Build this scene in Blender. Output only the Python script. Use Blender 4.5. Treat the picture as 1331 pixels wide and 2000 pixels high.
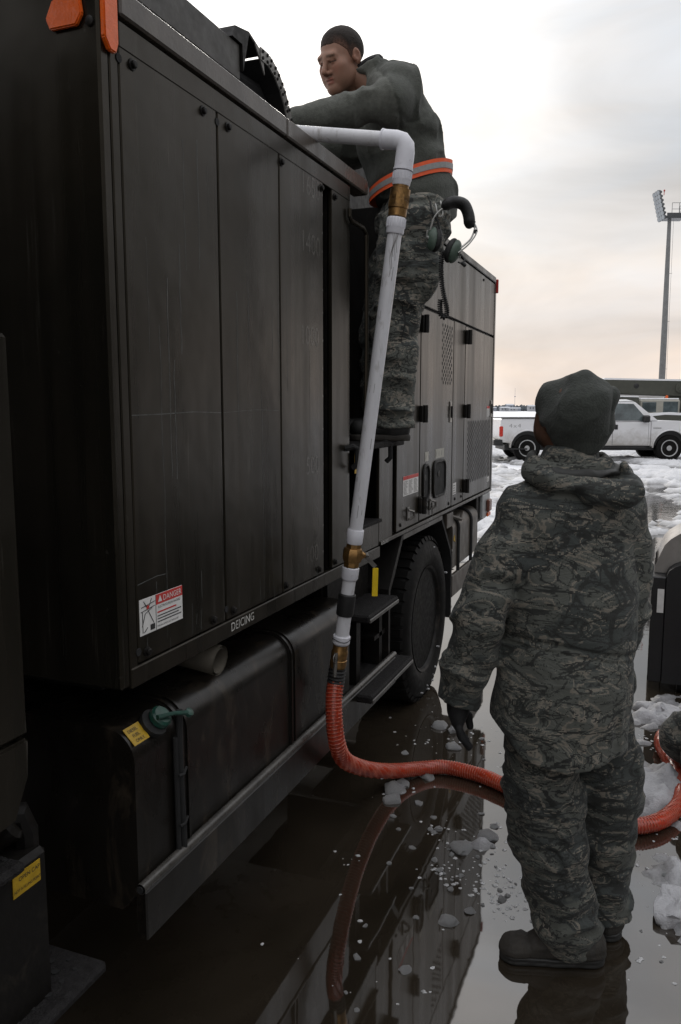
import bpy, bmesh, math, random
import numpy as np
from mathutils import Vector, Matrix
for o in list(bpy.data.objects): bpy.data.objects.remove(o)
SC = bpy.context.scene
COL = SC.collection
R = math.radians
YAW = R(21.494)
# ------------------------------------------------------------------ camera, sky, sun, exposure
cd = bpy.data.cameras.new('camera'); cam = bpy.data.objects.new('camera', cd); COL.objects.link(cam)
cam.location = (0, 0, 1.66); cam.rotation_euler = (R(90 - 7.414), 0, YAW)
cd.sensor_fit = 'VERTICAL'; cd.sensor_height = 36; cd.lens = 28.08; cd.clip_end = 5000; cd.clip_start = 0.05
SC.camera = cam
SUN_DIR = Vector((-0.43, 0.81, 0.42)).normalized()
w = bpy.data.worlds.new('World'); SC.world = w; w.use_nodes = True
def build_world():
    nt = w.node_tree; N = nt.nodes; L = nt.links
    for n in list(N): N.remove(n)
    out = N.new('ShaderNodeOutputWorld')
    sky = N.new('ShaderNodeTexSky'); sky.sky_type = 'NISHITA'; sky.sun_disc = False
    sky.sun_elevation = math.asin(SUN_DIR.z); sky.sun_rotation = math.atan2(SUN_DIR.x, SUN_DIR.y)
    sky.dust_density = 4; sky.air_density = 1.5
    bsky = N.new('ShaderNodeBackground'); bsky.inputs[1].default_value = 0.05
    L.new(sky.outputs[0], bsky.inputs[0])
    tc = N.new('ShaderNodeTexCoord')
    nrm = N.new('ShaderNodeVectorMath'); nrm.operation = 'NORMALIZE'; L.new(tc.outputs['Generated'], nrm.inputs[0])
    sep = N.new('ShaderNodeSeparateXYZ'); L.new(nrm.outputs[0], sep.inputs[0])
    # overcast gradient by elevation
    ramp = N.new('ShaderNodeValToRGB'); L.new(sep.outputs[2], ramp.inputs[0])
    e = ramp.color_ramp.elements
    e[0].position = 0.0; e[0].color = (0.97, 0.85, 0.76, 1)
    e[1].position = 1.0; e[1].color = (1.60, 1.62, 1.68, 1)
    for p, c in ((0.04, (0.96, 0.845, 0.755)), (0.10, (0.86, 0.79, 0.74)), (0.17, (0.70, 0.68, 0.665)), (0.26, (0.60, 0.605, 0.615)), (0.40, (0.74, 0.75, 0.77)), (0.65, (1.20, 1.22, 1.26))):
        x = e.new(p); x.color = (*c, 1)
    # cloud sheets: noise on the direction squashed towards the horizon
    mp = N.new('ShaderNodeMapping'); mp.inputs['Scale'].default_value = (1.5, 1.5, 4.5); L.new(nrm.outputs[0], mp.inputs[0])
    nz = N.new('ShaderNodeTexNoise'); nz.inputs['Scale'].default_value = 2.1; nz.inputs['Detail'].default_value = 6
    nz.inputs['Roughness'].default_value = 0.5; nz.inputs['Distortion'].default_value = 0.5; L.new(mp.outputs[0], nz.inputs[0])
    cr = N.new('ShaderNodeMapRange'); cr.inputs[1].default_value = 0.3; cr.inputs[2].default_value = 0.7
    cr.inputs[3].default_value = 0.78; cr.inputs[4].default_value = 1.30; L.new(nz.outputs[0], cr.inputs[0])
    mp2 = N.new('ShaderNodeMapping'); mp2.inputs['Scale'].default_value = (1.2, 1.2, 5.0); mp2.inputs['Location'].default_value = (4.1, 2.3, .7); L.new(nrm.outputs[0], mp2.inputs[0])
    nz2 = N.new('ShaderNodeTexNoise'); nz2.inputs['Scale'].default_value = 2.6; nz2.inputs['Detail'].default_value = 5; nz2.inputs['Distortion'].default_value = 0.8; L.new(mp2.outputs[0], nz2.inputs[0])
    tr = N.new('ShaderNodeValToRGB'); L.new(nz2.outputs[0], tr.inputs[0]); te = tr.color_ramp.elements
    te[0].position = 0.35; te[0].color = (0.93, 0.96, 1.0, 1); te[1].position = 0.65; te[1].color = (1.0, 0.95, 0.91, 1)
    tm = N.new('ShaderNodeVectorMath'); tm.operation = 'MULTIPLY'; L.new(ramp.outputs[0], tm.inputs[0]); L.new(tr.outputs[0], tm.inputs[1])
    mul = N.new('ShaderNodeVectorMath'); mul.operation = 'SCALE'; L.new(tm.outputs[0], mul.inputs[0]); L.new(cr.outputs[0], mul.inputs['Scale'])
    # the sun's glow through the cloud
    dt = N.new('ShaderNodeVectorMath'); dt.operation = 'DOT_PRODUCT'; L.new(nrm.outputs[0], dt.inputs[0]); dt.inputs[1].default_value = SUN_DIR
    mx = N.new('ShaderNodeMath'); mx.operation = 'MAXIMUM'; L.new(dt.outputs['Value'], mx.inputs[0]); mx.inputs[1].default_value = 0
    pw = N.new('ShaderNodeMath'); pw.operation = 'POWER'; L.new(mx.outputs[0], pw.inputs[0]); pw.inputs[1].default_value = 22
    gl = N.new('ShaderNodeVectorMath'); gl.operation = 'SCALE'; gl.inputs[0].default_value = (1.0, 0.97, 0.92); L.new(pw.outputs[0], gl.inputs['Scale'])
    ad = N.new('ShaderNodeVectorMath'); ad.operation = 'ADD'; L.new(mul.outputs[0], ad.inputs[0]); L.new(gl.outputs[0], ad.inputs[1])
    bcl = N.new('ShaderNodeBackground'); bcl.inputs[1].default_value = 1.0; L.new(ad.outputs[0], bcl.inputs[0])
    mix = N.new('ShaderNodeMixShader'); mix.inputs[0].default_value = 0.94
    L.new(bsky.outputs[0], mix.inputs[1]); L.new(bcl.outputs[0], mix.inputs[2]); L.new(mix.outputs[0], out.inputs[0])
build_world()
sl = bpy.data.lights.new('sun', 'SUN'); sl.energy = 1.0; sl.angle = R(14); sl.color = (1, 0.94, 0.86)
sun = bpy.data.objects.new('sun', sl); COL.objects.link(sun); sun.rotation_euler = SUN_DIR.to_track_quat('Z', 'Y').to_euler()
sun.location = (-20, 40, 30)
vs = SC.view_settings; vs.view_transform = 'Standard'; vs.look = 'None'; vs.exposure = 0.0; vs.gamma = 1.0; vs.use_curve_mapping = False
SC.cycles.max_bounces = 8; SC.cycles.use_denoising = True
# ------------------------------------------------------------------ helpers: materials
MATS = {}
def _n(nt, t, **kw):
    n = nt.nodes.new(t)
    for k, v in kw.items(): setattr(n, k, v)
    return n
def _mat(name):
    m = bpy.data.materials.new(name); m.use_nodes = True
    return m, m.node_tree, m.node_tree.nodes['Principled BSDF']
def _coord(nt, scale=(1, 1, 1), kind='Object'):
    tc = _n(nt, 'ShaderNodeTexCoord'); mp = _n(nt, 'ShaderNodeMapping'); mp.inputs['Scale'].default_value = scale
    nt.links.new(tc.outputs[kind], mp.inputs[0]); return mp.outputs[0]
def _noise(nt, vec, scale, detail=4, rough=0.55, dist=0.0):
    n = _n(nt, 'ShaderNodeTexNoise'); n.inputs['Scale'].default_value = scale; n.inputs['Detail'].default_value = detail
    n.inputs['Roughness'].default_value = rough; n.inputs['Distortion'].default_value = dist
    nt.links.new(vec, n.inputs['Vector']); return n.outputs[0]
def _range(nt, v, a, b, c, d):
    n = _n(nt, 'ShaderNodeMapRange')
    for i, x in enumerate((a, b, c, d)): n.inputs[i + 1].default_value = x
    nt.links.new(v, n.inputs[0]); return n.outputs[0]
def _mix(nt, f, a, b):
    n = _n(nt, 'ShaderNodeMix', data_type='RGBA')
    if isinstance(f, (int, float)): n.inputs[0].default_value = f
    else: nt.links.new(f, n.inputs[0])
    for s, x in ((6, a), (7, b)):
        if isinstance(x, tuple): n.inputs[s].default_value = (*x[:3], 1)
        else: nt.links.new(x, n.inputs[s])
    return n.outputs[2]
def _bump(nt, bs, h, strength, dist=0.01):
    b = _n(nt, 'ShaderNodeBump'); b.inputs['Strength'].default_value = strength; b.inputs['Distance'].default_value = dist
    nt.links.new(h, b.inputs['Height']); nt.links.new(b.outputs[0], bs.inputs['Normal'])
def simple(name, col, rough=0.5, metal=0.0, var=0.25, scale=12, col2=None, bump=0.15, bscale=60, stretch=(1, 1, 1), spec=0.5, bdist=0.004, dirt=None):
    """one base colour worn by noise, with fine relief"""
    if name in MATS: return MATS[name]
    m, nt, bs = _mat(name)
    v = _coord(nt, stretch)
    c2 = col2 or tuple(c * (1 - var) for c in col)
    f = _range(nt, _noise(nt, v, scale, 6, 0.65), 0.35, 0.65, 0, 1)
    c = _mix(nt, f, col, c2)
    if dirt:
        v2 = _coord(nt, stretch)
        c = _mix(nt, _range(nt, _noise(nt, v2, dirt[1], 5, 0.7, 0.6), dirt[2], dirt[2] + 0.12, 0, dirt[3]), c, dirt[0])
    nt.links.new(c, bs.inputs['Base Color'])
    bs.inputs['Metallic'].default_value = metal; bs.inputs['Specular IOR Level'].default_value = spec
    nt.links.new(_range(nt, _noise(nt, v, scale * 2.3, 3), 0.3, 0.7, max(0.02, rough - 0.08), min(1, rough + 0.1)), bs.inputs['Roughness'])
    if bump: _bump(nt, bs, _noise(nt, _coord(nt), bscale, 3), bump, bdist)
    MATS[name] = m; return m
def mat_paint():
    """chalky dark olive truck paint with vertical runs and rubbed scratches"""
    m, nt, bs = _mat('truck_paint')
    v = _coord(nt, (1, 1, 0.035)); v3 = _coord(nt)
    s1 = _noise(nt, v, 38, 6, 0.7, 0.1); s2 = _noise(nt, v, 9, 4, 0.6, 0.0); big = _noise(nt, v3, 1.7, 4, 0.6, 0.8)
    c = _mix(nt, _range(nt, s2, 0.35, 0.68, 0, 1), (0.0088, 0.0078, 0.0058), (0.0180, 0.0150, 0.0110))
    c = _mix(nt, _range(nt, big, 0.4, 0.62, 0, 0.75), c, (0.0070, 0.0064, 0.0048))
    run = _range(nt, s1, 0.585, 0.72, 0, 0.65)
    brk = _range(nt, _noise(nt, v3, 3.1, 3), 0.44, 0.60, 0, 1)
    mm = _n(nt, 'ShaderNodeMath', operation='MULTIPLY'); nt.links.new(run, mm.inputs[0]); nt.links.new(brk, mm.inputs[1])
    c = _mix(nt, mm.outputs[0], c, (0.075, 0.07, 0.06))
    spk = _range(nt, _noise(nt, v3, 46, 2), 0.72, 0.78, 0, 0.22); c = _mix(nt, spk, c, (0.07, 0.066, 0.058))
    # hair-thin scratches
    sc = _range(nt, _noise(nt, _coord(nt, (1, 0.25, 6)), 7, 3, 0.6, 1.5), 0.497, 0.503, 0, 1)
    nt.links.new(c, bs.inputs['Base Color'])
    nt.links.new(_range(nt, s2, 0.3, 0.7, 0.22, 0.40), bs.inputs['Roughness'])
    bs.inputs['Specular IOR Level'].default_value = 0.27; bs.inputs['Specular Tint'].default_value = (1.0, 0.88, 0.70, 1)
    _bump(nt, bs, _noise(nt, v3, 2.6, 3), 0.16, 0.04)
    MATS['truck_paint'] = m; return m
def mat_camo(name='camo', gain=1.0, off=0.0):
    """tiger-stripe camouflage printed in slate, grey-green and sand"""
    m, nt, bs = _mat(name)
    tc = _n(nt, 'ShaderNodeTexCoord')
    sn = _n(nt, 'ShaderNodeVectorMath', operation='SNAP'); sn.inputs[1].default_value = (0.003,) * 3; nt.links.new(tc.outputs['Object'], sn.inputs[0])
    mp = _n(nt, 'ShaderNodeMapping'); mp.inputs['Scale'].default_value = (1, 1, 2.0); mp.inputs['Location'].default_value = (off, off * 2, off); nt.links.new(sn.outputs[0], mp.inputs[0])
    a = _noise(nt, mp.outputs[0], 3.4, 1.6, 0.5, 1.3)
    b = _noise(nt, mp.outputs[0], 4.9, 2.2, 0.55, 2.3)
    mp2 = _n(nt, 'ShaderNodeMapping'); mp2.inputs['Location'].default_value = (3.1, 1.7, 5.2); mp2.inputs['Scale'].default_value = (1, 1, 3.0); nt.links.new(sn.outputs[0], mp2.inputs[0])
    d = _noise(nt, mp2.outputs[0], 4.3, 2.4, 0.57, 2.5)
    g = gain
    dark = tuple(x * g for x in (0.018, 0.019, 0.018)); mid = tuple(x * g for x in (0.080, 0.084, 0.074)); tan = tuple(x * g for x in (0.172, 0.155, 0.128)); slate = tuple(x * g for x in (0.043, 0.049, 0.047))
    c = _mix(nt, _range(nt, a, 0.46, 0.47, 0, 1), slate, mid)
    def band(n, lo, hi):   # 1 inside a band of the noise
        s1 = _range(nt, n, lo, lo + 0.006, 0, 1); s2 = _range(nt, n, hi, hi + 0.006, 1, 0)
        q = _n(nt, 'ShaderNodeMath', operation='MULTIPLY'); nt.links.new(s1, q.inputs[0]); nt.links.new(s2, q.inputs[1]); return q.outputs[0]
    c = _mix(nt, band(b, 0.53, 0.565), c, tan)
    c = _mix(nt, band(d, 0.485, 0.53), c, dark)
    c = _mix(nt, band(d, 0.585, 0.605), c, tan)
    c = _mix(nt, band(b, 0.60, 0.612), c, dark)
    c = _mix(nt, band(b, 0.44, 0.455), c, dark)
    c = _mix(nt, band(a, 0.40, 0.425), c, dark)
    fade = _range(nt, _noise(nt, tc.outputs['Object'], 2.2, 3), 0.3, 0.7, 0, 0.22)
    c = _mix(nt, fade, c, mid)
    nt.links.new(c, bs.inputs['Base Color']); bs.inputs['Roughness'].default_value = 0.82; bs.inputs['Specular IOR Level'].default_value = 0.25
    bs.inputs['Sheen Weight'].default_value = 0.05
    n1 = _noise(nt, _coord(nt, (1, 1, 1.6)), 16, 4, 0.6, 1.2); n2 = _noise(nt, _coord(nt), 420, 2)
    ad = _n(nt, 'ShaderNodeMath', operation='MULTIPLY_ADD'); nt.links.new(n2, ad.inputs[0]); ad.inputs[1].default_value = 0.06; nt.links.new(n1, ad.inputs[2])
    _bump(nt, bs, ad.outputs[0], 0.5, 0.012)
    MATS[name] = m; return m
def mat_attr(name, rough, bump=0.2, bscale=90, stretch=(1, 1, 1), var=0.12, sheen=0.0, sss=0.0, vscale=30, bdist=0.003):
    """colour read from the mesh's own colour attribute, broken up by noise"""
    m, nt, bs = _mat(name)
    at = _n(nt, 'ShaderNodeAttribute'); at.attribute_name = 'Col'
    v = _coord(nt)
    k = _range(nt, _noise(nt, v, vscale, 4), 0.3, 0.7, 1 - var, 1 + var)
    sc = _n(nt, 'ShaderNodeVectorMath', operation='SCALE'); nt.links.new(at.outputs['Color'], sc.inputs[0]); nt.links.new(k, sc.inputs['Scale'])
    nt.links.new(sc.outputs[0], bs.inputs['Base Color']); bs.inputs['Roughness'].default_value = rough
    bs.inputs['Sheen Weight'].default_value = sheen; bs.inputs['Sheen Roughness'].default_value = 0.6
    bs.inputs['Specular IOR Level'].default_value = 0.3
    if sss:
        bs.inputs['Subsurface Weight'].default_value = sss; bs.inputs['Subsurface Radius'].default_value = (0.012, 0.005, 0.003); bs.inputs['Subsurface Scale'].default_value = 1.0
    _bump(nt, bs, _noise(nt, _coord(nt, stretch), bscale, 4), bump, bdist)
    MATS[name] = m; return m
# ------------------------------------------------------------------ helpers: objects
def tag(o, label=None, cat=None, group=None, kind=None):
    for k, v in (('label', label), ('category', cat), ('group', group), ('kind', kind)):
        if v: o[k] = v
    return o
def thing(name, label, cat, loc=(0, 0, 0), rotz=0.0, group=None, scale=1.0):
    o = bpy.data.objects.new(name, None); COL.objects.link(o); o.empty_display_size = 0.2
    o.location = loc; o.rotation_euler = (0, 0, rotz); o.scale = (scale,) * 3
    return tag(o, label, cat, group)
def root_of(o):
    while o.parent: o = o.parent
    return o
def mkobj(name, me, mats, parent=None, label=None, kind=None, smooth=None):
    if mats is not None:
        for m in (mats if isinstance(mats, (list, tuple)) else [mats]): me.materials.append(m)
    o = bpy.data.objects.new(name, me); COL.objects.link(o)
    if parent is not None: o.parent = parent
    if label: o['label'] = label
    if kind: o['kind'] = kind
    if smooth is not None: shade(me, smooth)
    return o
def shade(me, angle):
    me.polygons.foreach_set('use_smooth', np.ones(len(me.polygons), dtype=bool))
    if angle < 179:
        try: me.set_sharp_from_angle(angle=R(angle))
        except Exception: pass
class MB:
    """collects boxes, tubes, prisms and lathes; build() links them as one mesh"""
    def __init__(s): s.v = []; s.f = []; s.mi = []; s.cur = 0
    def add(s, vs, fs):
        b = len(s.v); s.v += [tuple(map(float, p)) for p in vs]; s.f += [tuple(i + b for i in f) for f in fs]; s.mi += [s.cur] * len(fs); return s
    def box(s, x0, x1, y0, y1, z0, z1, bev=0.0):
        x0, x1 = sorted((x0, x1)); y0, y1 = sorted((y0, y1)); z0, z1 = sorted((z0, z1))
        b = min(bev, (x1 - x0) * .45, (y1 - y0) * .45, (z1 - z0) * .45)
        if b <= 0:
            vs = [(x, y, z) for x in (x0, x1) for y in (y0, y1) for z in (z0, z1)]
            return s.add(vs, [(0, 1, 3, 2), (4, 6, 7, 5), (0, 4, 5, 1), (2, 3, 7, 6), (0, 2, 6, 4), (1, 5, 7, 3)])
        vs = []; ix = {}
        lo = (x0, y0, z0); hi = (x1, y1, z1)
        for cx in (0, 1):
            for cy in (0, 1):
                for cz in (0, 1):
                    c = (cx, cy, cz)
                    for ax in range(3):
                        p = []
                        for k in range(3):
                            q = hi[k] if c[k] else lo[k]
                            if k != ax: q += (-b if c[k] else b)
                            p.append(q)
                        ix[(c, ax)] = len(vs); vs.append(p)
        fs = []
        for ax in range(3):
            o1, o2 = (ax + 1) % 3, (ax + 2) % 3
            for sd in (0, 1):
                q = []
                for (a, c) in ((0, 0), (1, 0), (1, 1), (0, 1)):
                    k = [0, 0, 0]; k[ax] = sd; k[o1] = a; k[o2] = c; q.append(ix[(tuple(k), ax)])
                fs.append(tuple(q) if sd else tuple(q[::-1]))
            for a in (0, 1):
                for c in (0, 1):
                    k0 = [0, 0, 0]; k0[o1] = a; k0[o2] = c; k1 = list(k0); k1[ax] = 1; k0 = tuple(k0); k1 = tuple(k1)
                    q = [ix[(k0, o1)], ix[(k1, o1)], ix[(k1, o2)], ix[(k0, o2)]]
                    fs.append(tuple(q))
        for cx in (0, 1):
            for cy in (0, 1):
                for cz in (0, 1):
                    c = (cx, cy, cz); fs.append((ix[(c, 0)], ix[(c, 1)], ix[(c, 2)]))
        return s.add(vs, fs)
    def tube(s, path, r, n=10, caps=True, closed=False):
        P = [Vector(p) for p in path]; m = len(P)
        rr = r if isinstance(r, (list, tuple, np.ndarray)) else [r] * m
        T = []
        for i in range(m):
            if closed: t = P[(i + 1) % m] - P[i - 1]
            else: t = P[min(i + 1, m - 1)] - P[max(i - 1, 0)]
            T.append(t.normalized())
        up = Vector((0, 0, 1)) if abs(T[0].z) < 0.9 else Vector((1, 0, 0))
        a = T[0].cross(up).normalized(); vs = []
        for i in range(m):
            a = (a - T[i] * a.dot(T[i])).normalized(); b = T[i].cross(a)
            for k in range(n):
                t = 2 * math.pi * k / n; vs.append(P[i] + (a * math.cos(t) + b * math.sin(t)) * rr[i])
        fs = []
        for i in range(m if closed else m - 1):
            j = (i + 1) % m
            for k in range(n):
                l = (k + 1) % n; fs.append((i * n + k, i * n + l, j * n + l, j * n + k))
        if caps and not closed: fs.append(tuple(range(n))[::-1]); fs.append(tuple((m - 1) * n + k for k in range(n)))
        return s.add(vs, fs)
    def lathe(s, prof, c=(0, 0, 0), axis=(0, 0, 1), n=32, caps=True):
        """prof: (radius, distance along axis) pairs"""
        ax = Vector(axis).normalized(); up = Vector((0, 0, 1)) if abs(ax.z) < 0.9 else Vector((1, 0, 0))
        a = ax.cross(up).normalized(); b = ax.cross(a); c = Vector(c); vs = []; m = len(prof)
        for r, h in prof:
            for k in range(n):
                t = 2 * math.pi * k / n; vs.append(c + ax * h + (a * math.cos(t) + b * math.sin(t)) * r)
        fs = [(i * n + k, i * n + (k + 1) % n, (i + 1) * n + (k + 1) % n, (i + 1) * n + k) for i in range(m - 1) for k in range(n)]
        if caps: fs.append(tuple(range(n))[::-1]); fs.append(tuple((m - 1) * n + k for k in range(n)))
        return s.add(vs, fs)
    def prism(s, poly, axis, a, b):
        """2-D polygon extruded along an axis from a to b; poly is in the other two axes, in xyz order"""
        n = len(poly); vs = []
        for h in (a, b):
            for p in poly:
                q = list(p); q.insert(axis, h); vs.append(q)
        fs = [tuple(range(n)), tuple(range(n, 2 * n))[::-1]] + [(i, n + i, n + (i + 1) % n, (i + 1) % n) for i in range(n)]
        return s.add(vs, fs)
    def mesh(s, name, off=(0, 0, 0), bev=0.0, seg=2):
        me = bpy.data.meshes.new(name)
        o = np.array(off); me.from_pydata([tuple(np.array(p) - o) for p in s.v], [], s.f)
        me.polygons.foreach_set('material_index', s.mi)
        bm = bmesh.new(); bm.from_mesh(me)
        bmesh.ops.recalc_face_normals(bm, faces=bm.faces)
        if bev > 0:
            es = [e for e in bm.edges if len(e.link_faces) == 2 and e.calc_face_angle(0) > R(28)]
            bmesh.ops.bevel(bm, geom=es, offset=bev, segments=seg, affect='EDGES', clamp_overlap=True)
        bm.to_mesh(me); bm.free(); me.update(); return me
    def build(s, name, mats, parent=None, label=None, kind=None, smooth=35, bev=0.0, world=True):
        off = (0, 0, 0)
        if parent is not None and world: off = root_of(parent).location
        me = s.mesh(name, off, bev); return mkobj(name, me, mats, parent, label, kind, smooth)
def box(x0, x1, y0, y1, z0, z1, bev=0.0): return MB().box(x0, x1, y0, y1, z0, z1, bev)
def text_mb(body, size, origin, xdir, ydir, spacing=1.0, font_w=1.0, thick=0.0):
    """letters as flat mesh faces in the plane xdir, ydir"""
    cu = bpy.data.curves.new('lettering', 'FONT'); cu.body = body; cu.size = size; cu.space_character = spacing; cu.align_x = 'LEFT'; cu.resolution_u = 3
    o = bpy.data.objects.new('lettering', cu); COL.objects.link(o)
    dg = bpy.context.evaluated_depsgraph_get(); me = bpy.data.meshes.new_from_object(o.evaluated_get(dg))
    bpy.data.objects.remove(o); bpy.data.curves.remove(cu)
    X = Vector(xdir); Y = Vector(ydir); O = Vector(origin); mb = MB()
    mb.add([O + X * (v.co.x * font_w) + Y * v.co.y for v in me.vertices], [tuple(p.vertices) for p in me.polygons])
    bpy.data.meshes.remove(me); return mb
def merge(*ms):
    r = MB()
    for m in ms: r.cur = 0; r.add(m.v, m.f)
    return r
def copy_tree(o, parent=None):
    c = o.copy(); COL.objects.link(c); c.parent = parent
    for ch in list(o.children): copy_tree(ch, c)
    return c
# ------------------------------------------------------------------ helpers: numpy noise and signed-distance sculpting
def _hash(i, j, k, seed):
    h = (i * 374761393 + j * 668265263 + k * 2147483647 + seed * 144665) & 0xffffffff
    h = ((h ^ (h >> 13)) * 1274126177) & 0xffffffff
    return ((h ^ (h >> 16)) & 0xffff) / 65535.0
def vnoise(P, f=1.0, seed=0):
    P = np.asarray(P, dtype=np.float64) * f
    I = np.floor(P).astype(np.int64); F = P - I; F = F * F * F * (F * (F * 6 - 15) + 10); r = 0
    for dx in (0, 1):
        for dy in (0, 1):
            for dz in (0, 1):
                wt = (F[..., 0] if dx else 1 - F[..., 0]) * (F[..., 1] if dy else 1 - F[..., 1]) * (F[..., 2] if dz else 1 - F[..., 2])
                r = r + wt * _hash(I[..., 0] + dx, I[..., 1] + dy, I[..., 2] + dz, seed)
    return r * 2 - 1
def fbm(P, f=1.0, oct=4, seed=0, gain=0.5):
    a = 1.0; r = 0; t = 0
    for o in range(oct): r = r + a * vnoise(P, f, seed + o * 17); t += a; a *= gain; f *= 2.03
    return r / t
class SDF:
    def __init__(s, lo, hi, h):
        s.lo = np.array(lo, float); s.h = h; s.ax = [np.arange(lo[i], hi[i] + h, h) for i in range(3)]
        s.D = np.full([len(a) for a in s.ax], 0.3, np.float32)
    def win(s, lo, hi):
        sl = []
        for i in range(3):
            a = int(max(0, (lo[i] - s.lo[i]) // s.h)); b = int(min(len(s.ax[i]), (hi[i] - s.lo[i]) // s.h + 2)); sl.append(slice(a, max(b, a)))
        P = np.stack(np.meshgrid(*[s.ax[i][sl[i]] for i in range(3)], indexing='ij'), -1)
        return tuple(sl), P
    def put(s, sl, d, k, sub):
        A = s.D[sl]
        if sub:
            d = -d; h = np.maximum(k - np.abs(A - d), 0) / k; s.D[sl] = np.maximum(A, d) + h * h * k * 0.25
        else:
            h = np.maximum(k - np.abs(A - d), 0) / k; s.D[sl] = np.minimum(A, d) - h * h * k * 0.25
        return s
    def cone(s, a, b, ra, rb, k=0.03, flat=None, sub=False, cuta=False, cutb=False):
        a = np.array(a, float); b = np.array(b, float); m = max(ra, rb) * (max(1, flat[1]) if flat else 1) + 0.05 + k
        sl, P = s.win(np.minimum(a, b) - m, np.maximum(a, b) + m)
        if P.size == 0: return s
        ab = b - a; t = np.clip(((P - a) @ ab) / max(ab @ ab, 1e-9), 0, 1); q = P - a - t[..., None] * ab
        if flat is not None:
            ax = np.array(flat[0], float); ax /= np.linalg.norm(ax); c = q @ ax; q = q + (c * (1 / flat[1] - 1))[..., None] * ax
        d = np.linalg.norm(q, axis=-1) - (ra + (rb - ra) * t)
        n = ab / max(np.linalg.norm(ab), 1e-9)
        if cutb: d = np.maximum(d, (P - b) @ n)
        if cuta: d = np.maximum(d, (a - P) @ n)
        return s.put(sl, d, k, sub)
    def path(s, pts, rad, k=0.03, flat=None, **kw):
        for i in range(len(pts) - 1): s.cone(pts[i], pts[i + 1], rad[i], rad[i + 1], k, flat, **kw)
        return s
    def ell(s, c, r, k=0.03, M=None, sub=False):
        c = np.array(c, float); r = np.array(r, float); m = r.max() + 0.05 + k
        sl, P = s.win(c - m, c + m)
        if P.size == 0: return s
        q = P - c
        if M is not None: q = q @ np.array(M)
        k0 = np.linalg.norm(q / r, axis=-1); k1 = np.linalg.norm(q / (r * r), axis=-1)
        return s.put(sl, k0 * (k0 - 1) / np.maximum(k1, 1e-6), k, sub)
    def torus(s, c, R0, r, M, sx=1.0, k=0.02):
        c = np.array(c, float); m = R0 + r + 0.06; sl, P = s.win(c - m, c + m); q = (P - c) @ np.array(M); q[..., 0] /= sx
        d = np.sqrt((np.sqrt(q[..., 0]**2 + q[..., 1]**2) - R0)**2 + q[..., 2]**2) - r
        return s.put(sl, d, k, False)
    def near(s, w=0.05):
        I = np.argwhere(np.abs(s.D) < w); P = s.lo + I * s.h; return tuple(I.T), P
    def warp(s, fn, w=0.05):
        I, P = s.near(w); s.D[I] += fn(P).astype(np.float32); return s
    def cut(s, n, d):
        n = np.array(n, float); P = np.meshgrid(*s.ax, indexing='ij', sparse=True)
        s.D = np.maximum(s.D, (n[0] * P[0] + n[1] * P[1] + n[2] * P[2] - d).astype(np.float32)); return s
    def net(s):
        D = s.D; h = s.h; nx, ny, nz = D.shape
        D[0] = D[-1] = 0.3; D[:, 0] = D[:, -1] = 0.3; D[:, :, 0] = D[:, :, -1] = 0.3
        S = D < 0; cnt = np.zeros((nx - 1, ny - 1, nz - 1), np.int8)
        C = [(i, j, k) for i in (0, 1) for j in (0, 1) for k in (0, 1)]
        for i, j, k in C: cnt += S[i:nx - 1 + i, j:ny - 1 + j, k:nz - 1 + k]
        act = (cnt > 0) & (cnt < 8); I = np.argwhere(act); n = len(I); acc = np.zeros((n, 3)); num = np.zeros(n)
        for a in C:
            for ax in range(3):
                if a[ax]: continue
                b = list(a); b[ax] = 1
                da = D[I[:, 0] + a[0], I[:, 1] + a[1], I[:, 2] + a[2]]; db = D[I[:, 0] + b[0], I[:, 1] + b[1], I[:, 2] + b[2]]
                m = (da < 0) != (db < 0); t = np.where(m, da / np.where(m, da - db, 1), 0)
                p = np.array(a, float)[None] + t[:, None] * (np.array(b) - np.array(a)); acc += p * m[:, None]; num += m
        V = (I + acc / num[:, None]) * h + s.lo
        vid = np.full(act.shape, -1, np.int64); vid[act] = np.arange(n); F = []
        for ax in range(3):
            o1, o2 = (ax + 1) % 3, (ax + 2) % 3
            A = np.take(S, range(0, S.shape[ax] - 1), ax); B = np.take(S, range(1, S.shape[ax]), ax)
            E = np.argwhere(A != B); E = E[(E[:, o1] > 0) & (E[:, o2] > 0) & (E[:, o1] < S.shape[o1] - 1) & (E[:, o2] < S.shape[o2] - 1)]
            q = []
            for (p1, p2) in ((1, 1), (0, 1), (0, 0), (1, 0)):
                J = E.copy(); J[:, o1] -= p1; J[:, o2] -= p2; q.append(vid[J[:, 0], J[:, 1], J[:, 2]])
            q = np.stack(q, 1); inside = S[E[:, 0], E[:, 1], E[:, 2]]; q[~inside] = q[~inside][:, ::-1]; F.append(q)
        return V, np.concatenate(F)
def np_mesh(name, V, F, col=None):
    me = bpy.data.meshes.new(name); F = np.asarray(F); n = F.shape[1]
    me.vertices.add(len(V)); me.vertices.foreach_set('co', np.asarray(V, np.float32).ravel())
    me.loops.add(F.size); me.loops.foreach_set('vertex_index', F.ravel().astype(np.int32))
    me.polygons.add(len(F)); me.polygons.foreach_set('loop_start', np.arange(0, F.size, n, dtype=np.int32))
    me.polygons.foreach_set('use_smooth', np.ones(len(F), dtype=bool))
    me.update(calc_edges=True); me.validate()
    if col is not None:
        a = me.color_attributes.new('Col', 'FLOAT_COLOR', 'POINT')
        c = np.ones((len(V), 4), np.float32); c[:, :3] = col; a.data.foreach_set('color', c.ravel())
    return me
def sdf_obj(name, s, mats, parent, label=None, colfn=None, smooth_it=1):
    V, F = s.net()
    for _ in range(smooth_it): V = relax(V, F)
    me = np_mesh(name, V, F, colfn(V) if colfn else None)
    return mkobj(name, me, mats, parent, label)
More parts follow.
